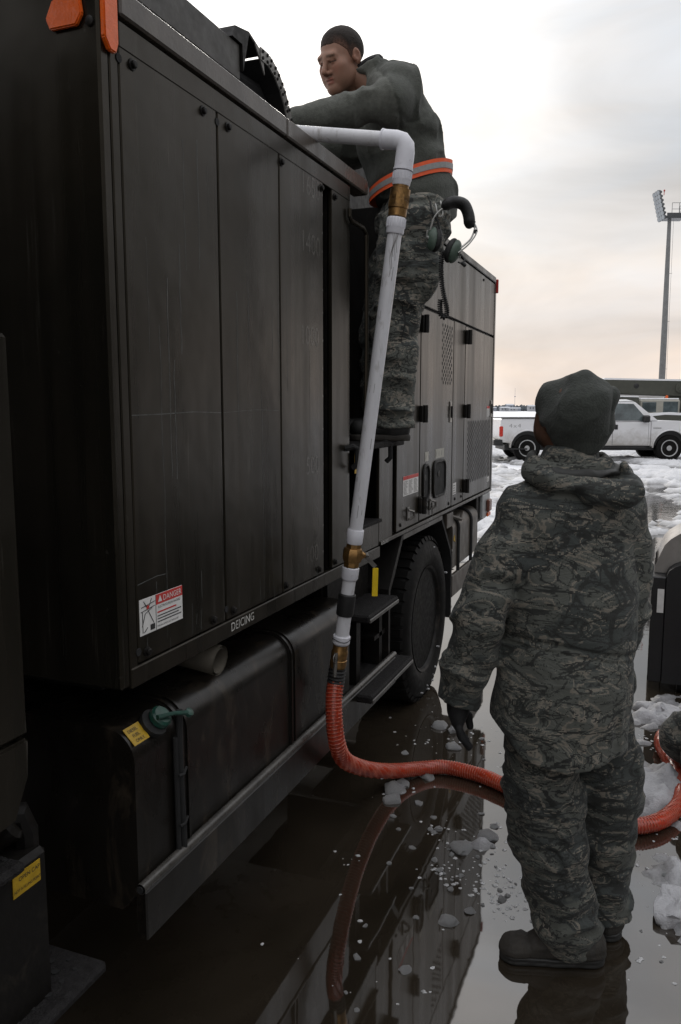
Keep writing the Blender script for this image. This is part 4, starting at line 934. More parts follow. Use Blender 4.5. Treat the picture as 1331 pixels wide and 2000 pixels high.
    # gloved hands reaching into the tank
    for hb, d in ((np.array((-.425, -.190, 2.795 - Z0)), np.array((-.85, .15, -.6))), (np.array((-.42, .09, 2.765 - Z0)), np.array((-.9, -.2, -.4)))):
        d = d / np.linalg.norm(d); sd = np.cross(d, (0, 0, 1)); sd /= np.linalg.norm(sd); s = SDF(hb - .17, hb + .1, .005)
        s.cone(hb - d * .02 + np.array((.05, 0, .01)), hb + d * .02, .040, .036, .02); s.cone(hb + d * .03 - sd * .02, hb + d * .07 + sd * .015, .026, .028, .03)
        ws = (-.03, -.01, .01, .03); dn = np.array((0, 0, -1.0))
        fingers(s, [hb + d * .075 + sd * w_ for w_ in ws], [hb + d * .11 + dn * .012 + sd * w_ for w_ in ws], [hb + d * .125 + dn * .045 + sd * w_ for w_ in ws], .0115)
        s.path([hb + d * .03 + sd * .035, hb + d * .06 + sd * .055 + dn * .02, hb + d * .085 + sd * .05 + dn * .035], [.015, .013, .011], .01)
        sdf_obj('glove', s, GLOVE, p)
    for y0, x0 in ((-.06, .03), (.10, -.03)):
        a = np.array((x0, y0, .045)); b = a + (-.175, 0, -.002); s = SDF(a - (.28, .09, .06), a + (.10, .09, .12), .005)
        s.cone(a, b, .046, .042, .03); s.cone(a + (-.02, 0, 0), a + (-.025, 0, .06), .05, .055, .04); s.cut((0, 0, -1), .004)
        bo = sdf_obj('boot', s, SOLE, p)
        s = SDF(a - (.28, .09, .06), a + (.10, .09, .12), .005); s.cone(a + (0, 0, -.043), b + (0, 0, -.04), .05, .047, .02, ((0, 0, 1), 2)); s.cut((0, 0, 1), .018); s.cut((0, 0, -1), .010); sdf_obj('sole', s, BOOT, bo)
    return p, k, Vector(p.location)
# ---------- headset clipped to the worker's hip
def headset(k, base):
    Z0 = 1.528; h = thing('headset', 'green and black aviation headset hanging from the hip of the man on the truck', 'headset', base - Vector((-.3664, .9305, 0)) * .06 - Vector((.93, .366, 0)) * .034 - Vector((0, 0, .010)), YAW, scale=k * .985)
    GS = simple('headset_green', (0.075, 0.11, 0.085), 0.4, var=0.2); BK = simple('headset_black', (0.010, 0.010, 0.010), 0.6, bump=.4, bscale=180); SV = simple('headset_wire', (0.42, 0.42, 0.40), 0.3, metal=.9)
    for c, d in ((np.array((.178, -.215, 2.352 - Z0)), np.array((-.85, -.35, .10))), (np.array((.262, -.235, 2.300 - Z0)), np.array((.75, -.45, -.35)))):
        d = d / np.linalg.norm(d); Mx = frame_from(d)
        s = SDF(c - .09, c + .09, .0035); s.ell(c, (.034, .026, .048), .01, Mx); s.cut(-d, -(d @ c) + .002)
        cu = sdf_obj('ear_cup', s, GS, h)
        s = SDF(c - .1, c + .1, .0035); s.ell(c - d * .014, (.036, .022, .050), .01, Mx); s.cut(d, d @ c - .001); sdf_obj('ear_cushion', s, BK, cu)
        MB().lathe([(.010, .0), (.010, .006), (.005, .008)], c + d * .024, d, 10).tube([c + d * .026 + np.array((0, 0, .03)), c + d * .031, c + d * .026 - np.array((0, 0, .02))], .004, 6).build('cup_bracket', SV, cu, world=False)
    def arc(pts, r, nm, mt, n=8): MB().tube(smooth_path(pts, 8), r, n).build(nm, mt, h, world=False)
    Q = lambda *p: [(a, b, c - Z0) for a, b, c in p]
    arc(Q((.165, -.225, 2.385), (.178, -.23, 2.43), (.205, -.235, 2.462), (.24, -.24, 2.475)), .0035, 'headband_wire', SV)
    arc(Q((.285, -.25, 2.31), (.325, -.245, 2.345), (.342, -.24, 2.385), (.340, -.24, 2.41)), .0035, 'headband_wire', SV)
    arc(Q((.275, -.26, 2.29), (.318, -.26, 2.325), (.350, -.25, 2.375), (.338, -.24, 2.415)), .003, 'headband_wire', SV)
    s = SDF((.16, -.30, 2.34 - Z0), (.38, -.18, 2.54 - Z0), .0035)
    pp = smooth_path(Q((.222, -.235, 2.478), (.255, -.235, 2.492), (.298, -.235, 2.482), (.318, -.235, 2.44), (.322, -.235, 2.405)), 4)
    s.path(pp, [.014] + [.019] * (len(pp) - 2) + [.015], .01, ((0, 1, 0), 1.5)); sdf_obj('headband_pad', s, BK, h)
    MB().lathe([(.006, -.012), (.006, .012)], (.338, -.24, 2.405 - Z0), (.2, 0, 1), 8).lathe([(.008, -.004), (.008, .008)], (.345, -.245, 2.375 - Z0), (0, -1, 0), 8).build('adjuster', BK, h, world=False)
    arc(Q((.285, -.26, 2.285), (.30, -.27, 2.262), (.288, -.275, 2.248), (.272, -.275, 2.252)), .0035, 'microphone_boom', BK)
    MB().lathe([(.004, -.012), (.008, -.008), (.008, .008), (.004, .012)], (.296, -.272, 2.244 - Z0), (.7, 0, -.6), 8).build('microphone', BK, h, world=False)
    arc(Q((.165, -.215, 2.50), (.172, -.222, 2.46), (.195, -.225, 2.42), (.205, -.225, 2.38)), .004, 'clip_strap', BK)
    arc(Q((.185, -.215, 2.49), (.20, -.225, 2.44), (.215, -.23, 2.45), (.205, -.22, 2.50)), .0035, 'clip_strap', SV)
    # coiled cord
    core = smooth_path(Q((.215, -.225, 2.305), (.212, -.225, 2.25), (.216, -.222, 2.18), (.228, -.215, 2.12), (.240, -.21, 2.075), (.236, -.205, 2.045), (.218, -.205, 2.05), (.212, -.205, 2.09), (.214, -.205, 2.115)), 40)
    pts = []; L = 0; prev = None; a = 0
    for i in range(len(core)):
        c = Vector(core[i]); tdir = (Vector(core[min(i + 1, len(core) - 1)]) - Vector(core[max(i - 1, 0)])).normalized(); sd = tdir.cross(Vector((0, 1, 0))).normalized(); up_ = Vector((0, 1, 0))
        if prev is not None: a += (c - prev).length / .0085 * 2 * math.pi
        prev = c; pts.append(c + (sd * math.cos(a) + up_ * math.sin(a)) * .0085)
    MB().tube(pts, .0032, 5).build('coiled_cord', BK, h, world=False)
    return h
def smooth_path(pts, n=8):
    P = [Vector(p) for p in pts]; out = []
    for i in range(len(P) - 1):
        p0, p1, p2, p3 = P[max(i - 1, 0)], P[i], P[i + 1], P[min(i + 2, len(P) - 1)]
        for j in range(n):
            t = j / n; out.append(0.5 * ((2 * p1) + (p2 - p0) * t + (2 * p0 - 5 * p1 + 4 * p2 - p3) * t * t + (3 * p1 - p0 - 3 * p2 + p3) * t ** 3))
    out.append(P[-1]); return out
# ---------- the third man, kneeling at the right edge
def kneeler():
    skin = (.25, .13, .09); M = frame_from((-.9, .3, -.3)); hv, hf, hc = make_head(skin, (.2, .08, .06), (.03, .02, .015), .005); hv = hv @ M.T + np.array((.38, 0, 1.30))
    me = body_obj((hv, hf, hc), [([(.40, 0, 1.18), (.44, 0, 1.0), (.5, 0, .55)], [.055, .1, .11]), ([(.44, 0, 1.05), (.43, -.19, 1.02), (.45, -.24, .76), (.33, -.16, .57)], [.06, .05, .04, .03]), ([(.44, 0, 1.05), (.43, .19, 1.02), (.45, .24, .76), (.33, .16, .57)], [.06, .05, .04, .03]),
        ([(.5, -.1, .52), (.10, -.12, .16), (.5, -.12, .1)], [.08, .055, .04]), ([(.5, .1, .52), (.12, .13, .16), (.5, .12, .1)], [.08, .055, .04])], (0, -.35, 0), (.75, .35, 1.25), skin)
    p = person_root('person', me, 'person in camouflage kneeling at the right edge beside the looped hose', (.130, 3.60, 0))
    s = SDF((-.05, -.30, -.02), (.72, .30, .75), .008)
    s.cone((.5, -.08, .50), (.5, .08, .50), .14, .14, .05)
    for q in (-1, 1): s.path([(.48, q * .1, .50), (.11, q * .12, .195), (.52, q * .12, .10)], [.135, .105, .085], .03)
    s.warp(lambda P: folds(P, (9, 7, 12), .011, 411, .06)); s.cut((0, 0, -1), -.005); sdf_obj('trousers', s, CAMO2, p)
    s = SDF((.18, -.38, .35), (.75, .38, 1.25), .008); Wd = ((0, 1, 0), 1.25)
    s.path([(.50, 0, .45), (.47, 0, .75), (.43, 0, 1.03)], [.19, .18, .14], .05, Wd); s.cone((.43, -.16, 1.05), (.43, .16, 1.05), .085, .085, .06); s.cone((.42, 0, 1.05), (.40, 0, 1.17), .1, .08, .05)
    for q in (-1, 1): s.path([(.43, q * .19, 1.03), (.46, q * .26, .78)], [.085, .08], .04).cone((.46, q * .26, .78), (.36, q * .18, .60), .078, .06, .03, cutb=True)
    s.warp(lambda P: folds(P, (7, 7, 11), .009, 431, .06)); sdf_obj('parka', s, CAMO, p)
    s = SDF((.25, -.13, 1.22), (.53, .13, 1.46), .006); s.ell((.395, 0, 1.335), (.105, .095, .092), .02); s.cut((-.5, 0, -1), -(1.285 + .5 * .38)); sdf_obj('knit_cap', s, FLEECE, p, colfn=lambda V: np.tile((0.062, 0.066, 0.058), (len(V), 1)))
    for q in (-1, 1):
        b = np.array((.345, q * .17, .585)); s = SDF(b - .13, b + .09, .005); s.ell(b, (.045, .042, .028), .02)
        ws = (-.03, -.01, .01, .03); fingers(s, [b + (-.035, w_, -.005) for w_ in ws], [b + (-.065, w_, -.03) for w_ in ws], [b + (-.085, w_, -.065) for w_ in ws]); s.path([b + (-.01, -q * .035, 0), b + (-.04, -q * .055, -.02), b + (-.065, -q * .05, -.04)], [.014, .012, .011], .01); sdf_obj('glove', s, GLOVE, p)
        s = SDF((.45, q * .12 - .09, -.02), (.80, q * .12 + .09, .24), .006); s.cone((.52, q * .12, .10), (.64, q * .12, .09), .06, .05, .03); s.cone((.62, q * .12, .12), (.65, q * .12, .05), .045, .04, .03); s.cut((0, 0, -1), -.003); sdf_obj('boot', s, BOOT, p)
    return p
# ------------------------------------------------------------------ filling pipe and hose
def fill_pipe():
    PVC = simple('pvc_white', (0.60, 0.60, 0.62), 0.38, var=0.12, scale=8, dirt=((0.22, 0.20, 0.18), 34, 0.565, 0.6), stretch=(1, 1, .22), bump=.05)
    PVC2 = simple('pvc_fitting', (0.64, 0.64, 0.68), 0.35, var=0.10, scale=18, dirt=((0.26, 0.24, 0.24), 40, 0.62, 0.6), bump=.05)
    BRASS = simple('brass', (0.36, 0.205, 0.075), 0.36, metal=.85, var=.45, scale=22, dirt=((0.10, 0.06, 0.03), 16, .52, .8))
    BLK = simple('black_band', (0.012, 0.012, 0.012), .6)
    t = thing('filling_pipe', 'white plastic filling pipe with brass valve fittings hooked over the truck tank', 'pipe', (-1.063, 2.68, .6))
    A = Vector((-.818, 2.68, 2.541)); B = Vector((-1.063, 2.68, .726)); ax = (B - A).normalized()
    def at(z): return A + (B - A) * ((2.541 - z) / (2.541 - .726))
    def seg(name, z0, z1, prof, mt, n=24, **kw):
        p = at(z0); L = (at(z1) - p).length; return MB().lathe([(r, f * L) for r, f in prof], p, ax, n).build(name, mt, t, **kw)
    r = .0245
    H = Vector((-1.15, 2.68, 2.602)); hd_ = (H - A).normalized(); far = A + hd_ * .62
    MB().tube([A + hd_ * .04, A + hd_ * .3, far], r, 24).build('pipe_section', PVC, t, label='short upper pipe crossing the truck rail')
    MB().tube([far - hd_ * .02, far + hd_ * .02, far + Vector((-.03, 0, -.03)), far + Vector((-.035, 0, -.45))], r, 20).build('pipe_section', PVC, t)
    # elbow
    pts = [A + hd_ * .085, A + hd_ * .035] + [A + hd_ * .035 * (1 - math.sin(a)) ** 1 + ax * .035 * (1 - math.cos(a)) for a in np.linspace(.2, math.pi / 2, 6)] + [A + ax * .09]
    el = MB().tube([A + hd_ * .085, A + hd_ * .038, A + hd_ * .016 + ax * .004, A + hd_ * .004 + ax * .016, A + ax * .038, A + ax * .090], [.0315, .0315, .0315, .0315, .0315, .0315], 24)
    el.build('elbow', PVC2, t, smooth=60)
    MB().tube([A + hd_ * .083, A + hd_ * .088], .0335, 24).tube([A + ax * .088, A + ax * .094], .0335, 24).build('elbow_lip', PVC2, t)
    seg('pipe_neck', 2.46, 2.425, [(r, 0), (r, 1)], PVC)
    def ribbed(z0, z1, r0, nm='threaded_adapter'):
        o = seg(nm, z0, z1, [(r0 * .93, 0), (r0, .06), (r0, .62), (r0 * .97, .66), (r0 * .97, .92), (r0 * .9, 1)], PVC2)
        m = MB(); p = at(z0); q = at(z0 + (z1 - z0) * .6)
        for i in range(20):
            a = i / 20 * 2 * math.pi; u = ax.orthogonal().normalized(); v = ax.cross(u); d = (u * math.cos(a) + v * math.sin(a)) * (r0 + .0004); m.tube([p + (q - p) * .1 + d, q + d], .0016, 4)
        m.build('grip_rib', PVC2, o)
    ribbed(2.445, 2.400, .0315)
    seg('brass_fitting', 2.400, 2.300, [(.027, 0), (.027, .10), (.034, .12), (.034, .42), (.030, .46), (.0345, .5), (.0345, .72), (.031, .74), (.031, .97), (.027, 1)], BRASS, 24)
    seg('brass_fitting', 2.368, 2.338, [(.0355, 0), (.0355, 1)], BRASS, 8)
    ribbed(2.298, 2.245, .0315)
    seg('pipe_section', 2.25, 1.205, [(r, 0), (r * 1.0, 1)], PVC, label='long white pipe leaning against the truck')
    sm = MB(); random.seed(4)
    for i in range(13):
        z = random.uniform(1.25, 2.22); a = random.uniform(-2.4, .4); l = random.uniform(.006, .05); u = Vector((1, 0, .13)).normalized(); v = Vector((0, 1, 0)); d = (u * math.cos(a) + v * math.sin(a)) * (r + .0002); sm.tube([at(z) + d, at(z - l) + d * 1.0], random.uniform(.0004, .0010), 4)
    for a0 in (-1.4, -1.25, -1.1, -.9, -.7):
        u = Vector((1, 0, .13)).normalized(); v = Vector((0, 1, 0)); z = 2.243; ptsx = []
        for q in range(12):
            a = a0 + .12 * math.sin(q * .9 + a0 * 5) + q * .01; ptsx.append(at(z - q * .013) + (u * math.cos(a) + v * math.sin(a)) * (r + .0003))
        sm.tube(ptsx[:random.randint(5, 12)], .0009, 4)
    sm.build('scuff_marks', simple('scuff', (.16, .15, .14), .6, bump=0), t, kind='stuff')
    seg('coupling', 1.225, 1.172, [(.029, 0), (.0305, .05), (.0305, .9), (.028, 1)], PVC2)
    v_ = seg('ball_valve', 1.172, 1.088, [(.028, 0), (.028, .18), (.033, .2), (.038, .32), (.038, .62), (.033, .78), (.029, .8), (.029, 1)], BRASS, 8, label='brass ball valve with yellow lever')
    c = at(1.128); o = Vector((.35, .80, -.1)).normalized()
    MB().lathe([(.016, .03), (.016, .048), (.010, .05), (.010, .062)], c, o, 12).build('valve_stem', BRASS, v_)
    MB().lathe([(.012, .062), (.012, .076), (.008, .078)], c, o, 6).build('stem_nut', STEEL, v_)
    lv = c + o * .066; p1 = lv + Vector((.035, .018, -.045)); p2 = lv + Vector((.032, .018, -.155))
    def strip(a, b, w_, th):
        d = (b - a).normalized(); s_ = d.cross(Vector((.5, -.8, 0))).normalized() * w_; n = Vector((.5, -.8, 0)).normalized() * th
        return MB().add([a - s_, a + s_, b + s_, b - s_, a - s_ + n, a + s_ + n, b + s_ + n, b - s_ + n], [(0, 1, 2, 3), (7, 6, 5, 4), (0, 4, 5, 1), (1, 5, 6, 2), (2, 6, 7, 3), (3, 7, 4, 0)])
    strip(lv, p1, .008, .003).build('lever_arm', STEEL, v_); strip(p1 - Vector((0, 0, .004)), p2, .0105, .007).build('lever_grip', simple('yellow_grip', (.72, .50, .01), .45), v_)
    seg('coupling', 1.085, 1.038, [(.029, 0), (.0315, .05), (.0315, .85), (.028, 1)], PVC2)
    seg('pipe_section', 1.04, .985, [(r, 0), (r, 1)], PVC)
    seg('rubber_sleeve', .985, .902, [(.028, 0), (.0325, .05), (.0325, .93), (.03, 1)], BLK)
    seg('pipe_section', .904, .82, [(r * 1.06, 0), (r * 1.06, 1)], PVC)
    seg('coupling', .825, .790, [(.030, 0), (.0325, .08), (.0325, .8), (.0275, 1)], PVC2)
    cl = seg('camlock', .788, .695, [(.028, 0), (.028, .2), (.031, .25), (.031, .5), (.029, .6), (.0315, .62), (.0315, .85), (.027, 1)], BRASS, 24, label='brass camlock coupling with pull ring')
    q = at(.745); MB().tube([q + Vector((-.002, -.034 - .018 * math.sin(a), .0 + .018 * math.cos(a))) for a in np.linspace(0, 2 * math.pi, 18, endpoint=False)], .0022, 5, closed=True).tube([q + Vector((0, -.03, .02)), q + Vector((-.004, -.036, -.07))], .008, 6).build('pull_ring', STEEL, cl)
    MB().tube([at(.81) + Vector((.0, 0, 0)) + ax.orthogonal().normalized() * 0 + Vector((.0345 * math.cos(a), .0345 * math.sin(a), .006 * math.sin(2 * a))) for a in np.linspace(0, 2 * math.pi, 20, endpoint=False)], .0016, 4, closed=True).build('wire_loop', BLK, t)
    return t, at, ax
def red_hose(at, ax):
    m, nt, bs = _mat('red_hose')
    c = _mix(nt, _range(nt, _noise(nt, _coord(nt), 6, 4), .35, .65, 0, 1), (0.40, 0.042, 0.014), (0.28, 0.030, 0.012))
    nt.links.new(c, bs.inputs['Base Color']); bs.inputs['Roughness'].default_value = .24; bs.inputs['Subsurface Weight'].default_value = .6
    bs.inputs['Subsurface Radius'].default_value = (.05, .008, .004); bs.inputs['Subsurface Scale'].default_value = .6; bs.inputs['Specular IOR Level'].default_value = .6
    HR = simple('hose_helix', (0.42, 0.10, 0.06), .22, var=.2, scale=20, bump=.05)
    t = thing('suction_hose', 'ribbed translucent red hose running from the pipe across the puddle', 'hose', (-1.06, 2.66, 0))
    p0 = at(.64); pts = [at(.70), at(.655), p0, (-1.072, 2.655, .585), (-1.062, 2.635, .50), (-1.052, 2.64, .415), (-1.055, 2.71, .33), (-1.063, 2.86, .235), (-1.050, 3.05, .135), (-1.005, 3.22, .065), (-.92, 3.345, .036), (-.827, 3.400, .034), (-.68, 3.385, .034), (-.557, 3.33, .034), (-.40, 3.235, .034), (-.277, 3.16, .034), (-.13, 3.135, .034), (-.007, 3.165, .034), (.087, 3.247, .034), (.155, 3.40, .034), (.175, 3.56, .034), (.150, 3.76, .034), (.105, 3.95, .036), (.092, 4.06, .042), (.115, 4.13, .055), (.18, 4.15, .06), (.32, 4.10, .045), (.6, 4.0, .034), (1.1, 4.1, .034), (1.7, 4.6, .034)]
    core = smooth_path(pts[2:], 14)
    # even resampling
    d = [0]
    for i in range(1, len(core)): d.append(d[-1] + (core[i] - core[i - 1]).length)
    n = int(d[-1] / .006); C = np.array([tuple(q) for q in core]); tt = np.linspace(0, d[-1], n); E_ = np.stack([np.interp(tt, d, C[:, i]) for i in range(3)], 1)
    rad = [.0305 + .0022 * math.cos(x / .0125 * 2 * math.pi) for x in tt]
    MB().tube([Vector(q) for q in E_], rad, 16).build('hose_wall', m, t, smooth=180)
    # helix rib
    hx = []; a = 0; step = .0016; n2 = int(d[-1] / step); tt2 = np.linspace(0, d[-1], n2); G = np.stack([np.interp(tt2, d, C[:, i]) for i in range(3)], 1)
    side = None; P = []
    T = np.gradient(G, axis=0); T /= np.linalg.norm(T, axis=1)[:, None]
    ref = np.array((1.0, .2, .1)); 
    for i in range(n2):
        tv = T[i]; ref = ref - tv * (ref @ tv); ref /= np.linalg.norm(ref); b = np.cross(tv, ref); a = tt2[i] / .0125 * 2 * math.pi
        P.append(Vector(G[i] + (ref * math.cos(a) + b * math.sin(a)) * .0315))
    MB().tube(P, .0026, 5).build('hose_rib', HR, t, smooth=180)
    m2 = MB(); prof = []
    L = .09
    for i in range(14): prof.append((.030 if i % 2 else .034, i / 13 * L))
    m2.lathe(prof, at(.70), ax, 24); m2.build('hose_cuff', simple('black_band', (0, 0, 0)), t)
    return t
# ------------------------------------------------------------------ ground, water, slush
SNOW = None
def mat_snow(name, white, grey, zlo, zhi, rough=.7):
    m, nt, bs = _mat(name)
    g = _n(nt, 'ShaderNodeNewGeometry'); sp = _n(nt, 'ShaderNodeSeparateXYZ'); nt.links.new(g.outputs['Position'], sp.inputs[0])
    nz = _noise(nt, g.outputs['Position'], 3.0, 6, .65, .4); nf = _noise(nt, g.outputs['Position'], 24, 4, .6)
    ad = _n(nt, 'ShaderNodeMath', operation='MULTIPLY_ADD'); nt.links.new(nz, ad.inputs[0]); ad.inputs[1].default_value = (zhi - zlo) * 2.0; nt.links.new(sp.outputs[2], ad.inputs[2])
    f = _range(nt, ad.outputs[0], zlo + (zhi - zlo) * .55, zhi + (zhi - zlo) * .75, 0, 1)
    c = _mix(nt, f, grey, white); c = _mix(nt, _range(nt, nf, .55, .75, 0, .35), c, grey)
    nt.links.new(c, bs.inputs['Base Color']); nt.links.new(_range(nt, f, 0, 1, .28, rough), bs.inputs['Roughness'])
    bs.inputs['Specular IOR Level'].default_value = .4
    _bump(nt, bs, _noise(nt, g.outputs['Position'], 45, 5, .7), .6, .02)
    MATS[name] = m; return m
def mat_water():
    m, nt, bs = _mat('melt_water')
    g = _n(nt, 'ShaderNodeNewGeometry')
    n1 = _noise(nt, g.outputs['Position'], .9, 5, .6, 1.0)
    c = _mix(nt, _range(nt, n1, .35, .65, 0, 1), (0.016, 0.0125, 0.0085), (0.030, 0.0235, 0.0165))
    fo = _range(nt, _noise(nt, g.outputs['Position'], 5, 6, .7, 1.6), .66, .74, 0, .25); c = _mix(nt, fo, c, (.10, .09, .075))
    nt.links.new(c, bs.inputs['Base Color']); bs.inputs['Roughness'].default_value = .03; bs.inputs['IOR'].default_value = 1.66; bs.inputs['Specular IOR Level'].default_value = 1.0
    # ripples grow with distance from the sheltered strip beside the truck
    sp = _n(nt, 'ShaderNodeSeparateXYZ'); nt.links.new(g.outputs['Position'], sp.inputs[0])
    mp = _n(nt, 'ShaderNodeMapping'); mp.inputs['Scale'].default_value = (2.2, 5.5, 1); nt.links.new(g.outputs['Position'], mp.inputs[0])
    w1 = _noise(nt, mp.outputs[0], 2.4, 3, .55, .5)
    w0 = _noise(nt, g.outputs['Position'], 7, 2, .5)
    k = _range(nt, sp.outputs[1], 5.0, 12, 0.0, .022)
    a1 = _n(nt, 'ShaderNodeMath', operation='MULTIPLY'); nt.links.new(w1, a1.inputs[0]); nt.links.new(k, a1.inputs[1])
    a2 = _n(nt, 'ShaderNodeMath', operation='MULTIPLY_ADD'); nt.links.new(w0, a2.inputs[0]); a2.inputs[1].default_value = .0040; nt.links.new(a1.outputs[0], a2.inputs[2])
    _bump(nt, bs, a2.outputs[0], .55, .12)
    MATS['melt_water'] = m; return m
def ground():
    g = MB().add([(-1500, -300, -.03), (1500, -300, -.03), (1500, 3000, -.03), (-1500, 3000, -.03)], [(0, 1, 2, 3)]).build('ground', mat_snow('apron_snow', (.72, .73, .76), (.52, .53, .56), -.12, -.04, .6))
    tag(g, kind='structure', label='snow covered airfield apron')
    wt = MB().add([(-14, -8, 0), (16, -8, 0), (16, 19, 0), (-14, 19, 0)], [(0, 1, 2, 3)]).build('water', mat_water()); tag(wt, kind='structure', label='dark melt water flooding the apron')
    SL = mat_snow('slush', (.60, .605, .62), (.12, .117, .112), .0, .085)
    blobs = [(.10, 4.45, .20, .06), (.28, 4.55, .30, .08), (.05, 3.45, .17, .035), (.13, 3.62, .14, .05), (.02, 3.75, .16, .03), (.30, 3.30, .2, .05), (.16, 2.93, .12, .03), (.22, 2.62, .14, .06), (.07, 3.05, .10, .016), (.0, 4.05, .12, .02), (.42, 2.9, .2, .04), (.6, 3.2, .3, .05), (-.52, 3.62, .10, .02), (-.98, 3.18, .07, .02), (-.55, 2.88, .07, .018)]
    def height(X, Y):
        P = np.stack([X, Y, np.zeros_like(X)], -1)
        big = fbm(P, .55, 4, 5); mid = fbm(P, 2.2, 4, 15); fine = fbm(P, 9, 3, 25) + .5 * fbm(P, 31, 3, 35)
        thr = np.interp(Y, [0, 4.6, 5.6, 7.2, 8.5, 11, 14, 17, 20, 26, 45], [.9, .8, .20, .02, .12, .06, .02, -.04, -.08, -.10, -.24])
        thr = thr + np.where((X > -3.0) & (X < -.85) & (Y < 6.2), .6, 0)
        thr = thr + .35 * np.exp(-(((X - .15) / .7)**2 + ((Y - 8.9) / 1.1)**2))
        v = big * .45 + mid * .42 + fine * .22 - thr
        h = np.where(v > 0, np.minimum(v, .45) * .26, v * .08) + np.where(v > -.02, .030 * mid + .016 * fine, .003 * fine) * np.clip(v * 6 + .3, 0, 1)
        tracks = np.exp(-(((Y - 24.2 - .02 * X) / .45)**2)) + np.exp(-(((Y - 22.6 - .02 * X) / .4)**2)); h = h - .05 * tracks
        for bx, by, r_, bh in blobs:
            d = ((X - bx)**2 + (Y - by)**2) / (r_ * r_); h = np.maximum(h, bh * np.exp(-d * 1.6) * (1 + 1.0 * mid + 1.3 * fine) + (fine * 1.6 + mid) * .012 * (d < 3) - .012 * d)
        return h - .006
    SLN = mat_snow('near_slush', (.40, .40, .415), (.10, .097, .092), .0, .06)
    def patch(x0, x1, y0, y1, st, name):
        xs = np.arange(x0, x1, st); ys = np.arange(y0, y1, st); X, Y = np.meshgrid(xs, ys, indexing='ij'); Z = height(X, Y)
        e = min(1, 1); V = np.stack([X, Y, Z], -1).reshape(-1, 3); n, m = X.shape
        J = st * .35 * np.stack([vnoise(V, 1 / st * .77, 3), vnoise(V, 1 / st * .77, 4), np.zeros(len(V))], -1); V = V + J
        i = np.arange(n - 1)[:, None] * m + np.arange(m - 1)[None]; F = np.stack([i, i + m, i + m + 1, i + 1], -1).reshape(-1, 4)
        zz = V[:, 2][F].max(1); F = F[zz > -.004]
        used = np.unique(F); rm = np.full(len(V), -1); rm[used] = np.arange(len(used))
        o = mkobj(name, np_mesh(name, V[used], rm[F]), SL if st > .05 else SLN); tag(o, kind='stuff'); return o
    tag(patch(-1.1, 2.4, 2.3, 8.0, .020, 'slush'), 'grey wet slush lying in the shallow melt water', 'slush')
    tag(patch(-9, 14, 8.0, 46, .085, 'slush'), 'churned white snow and slush covering the apron behind', 'slush')
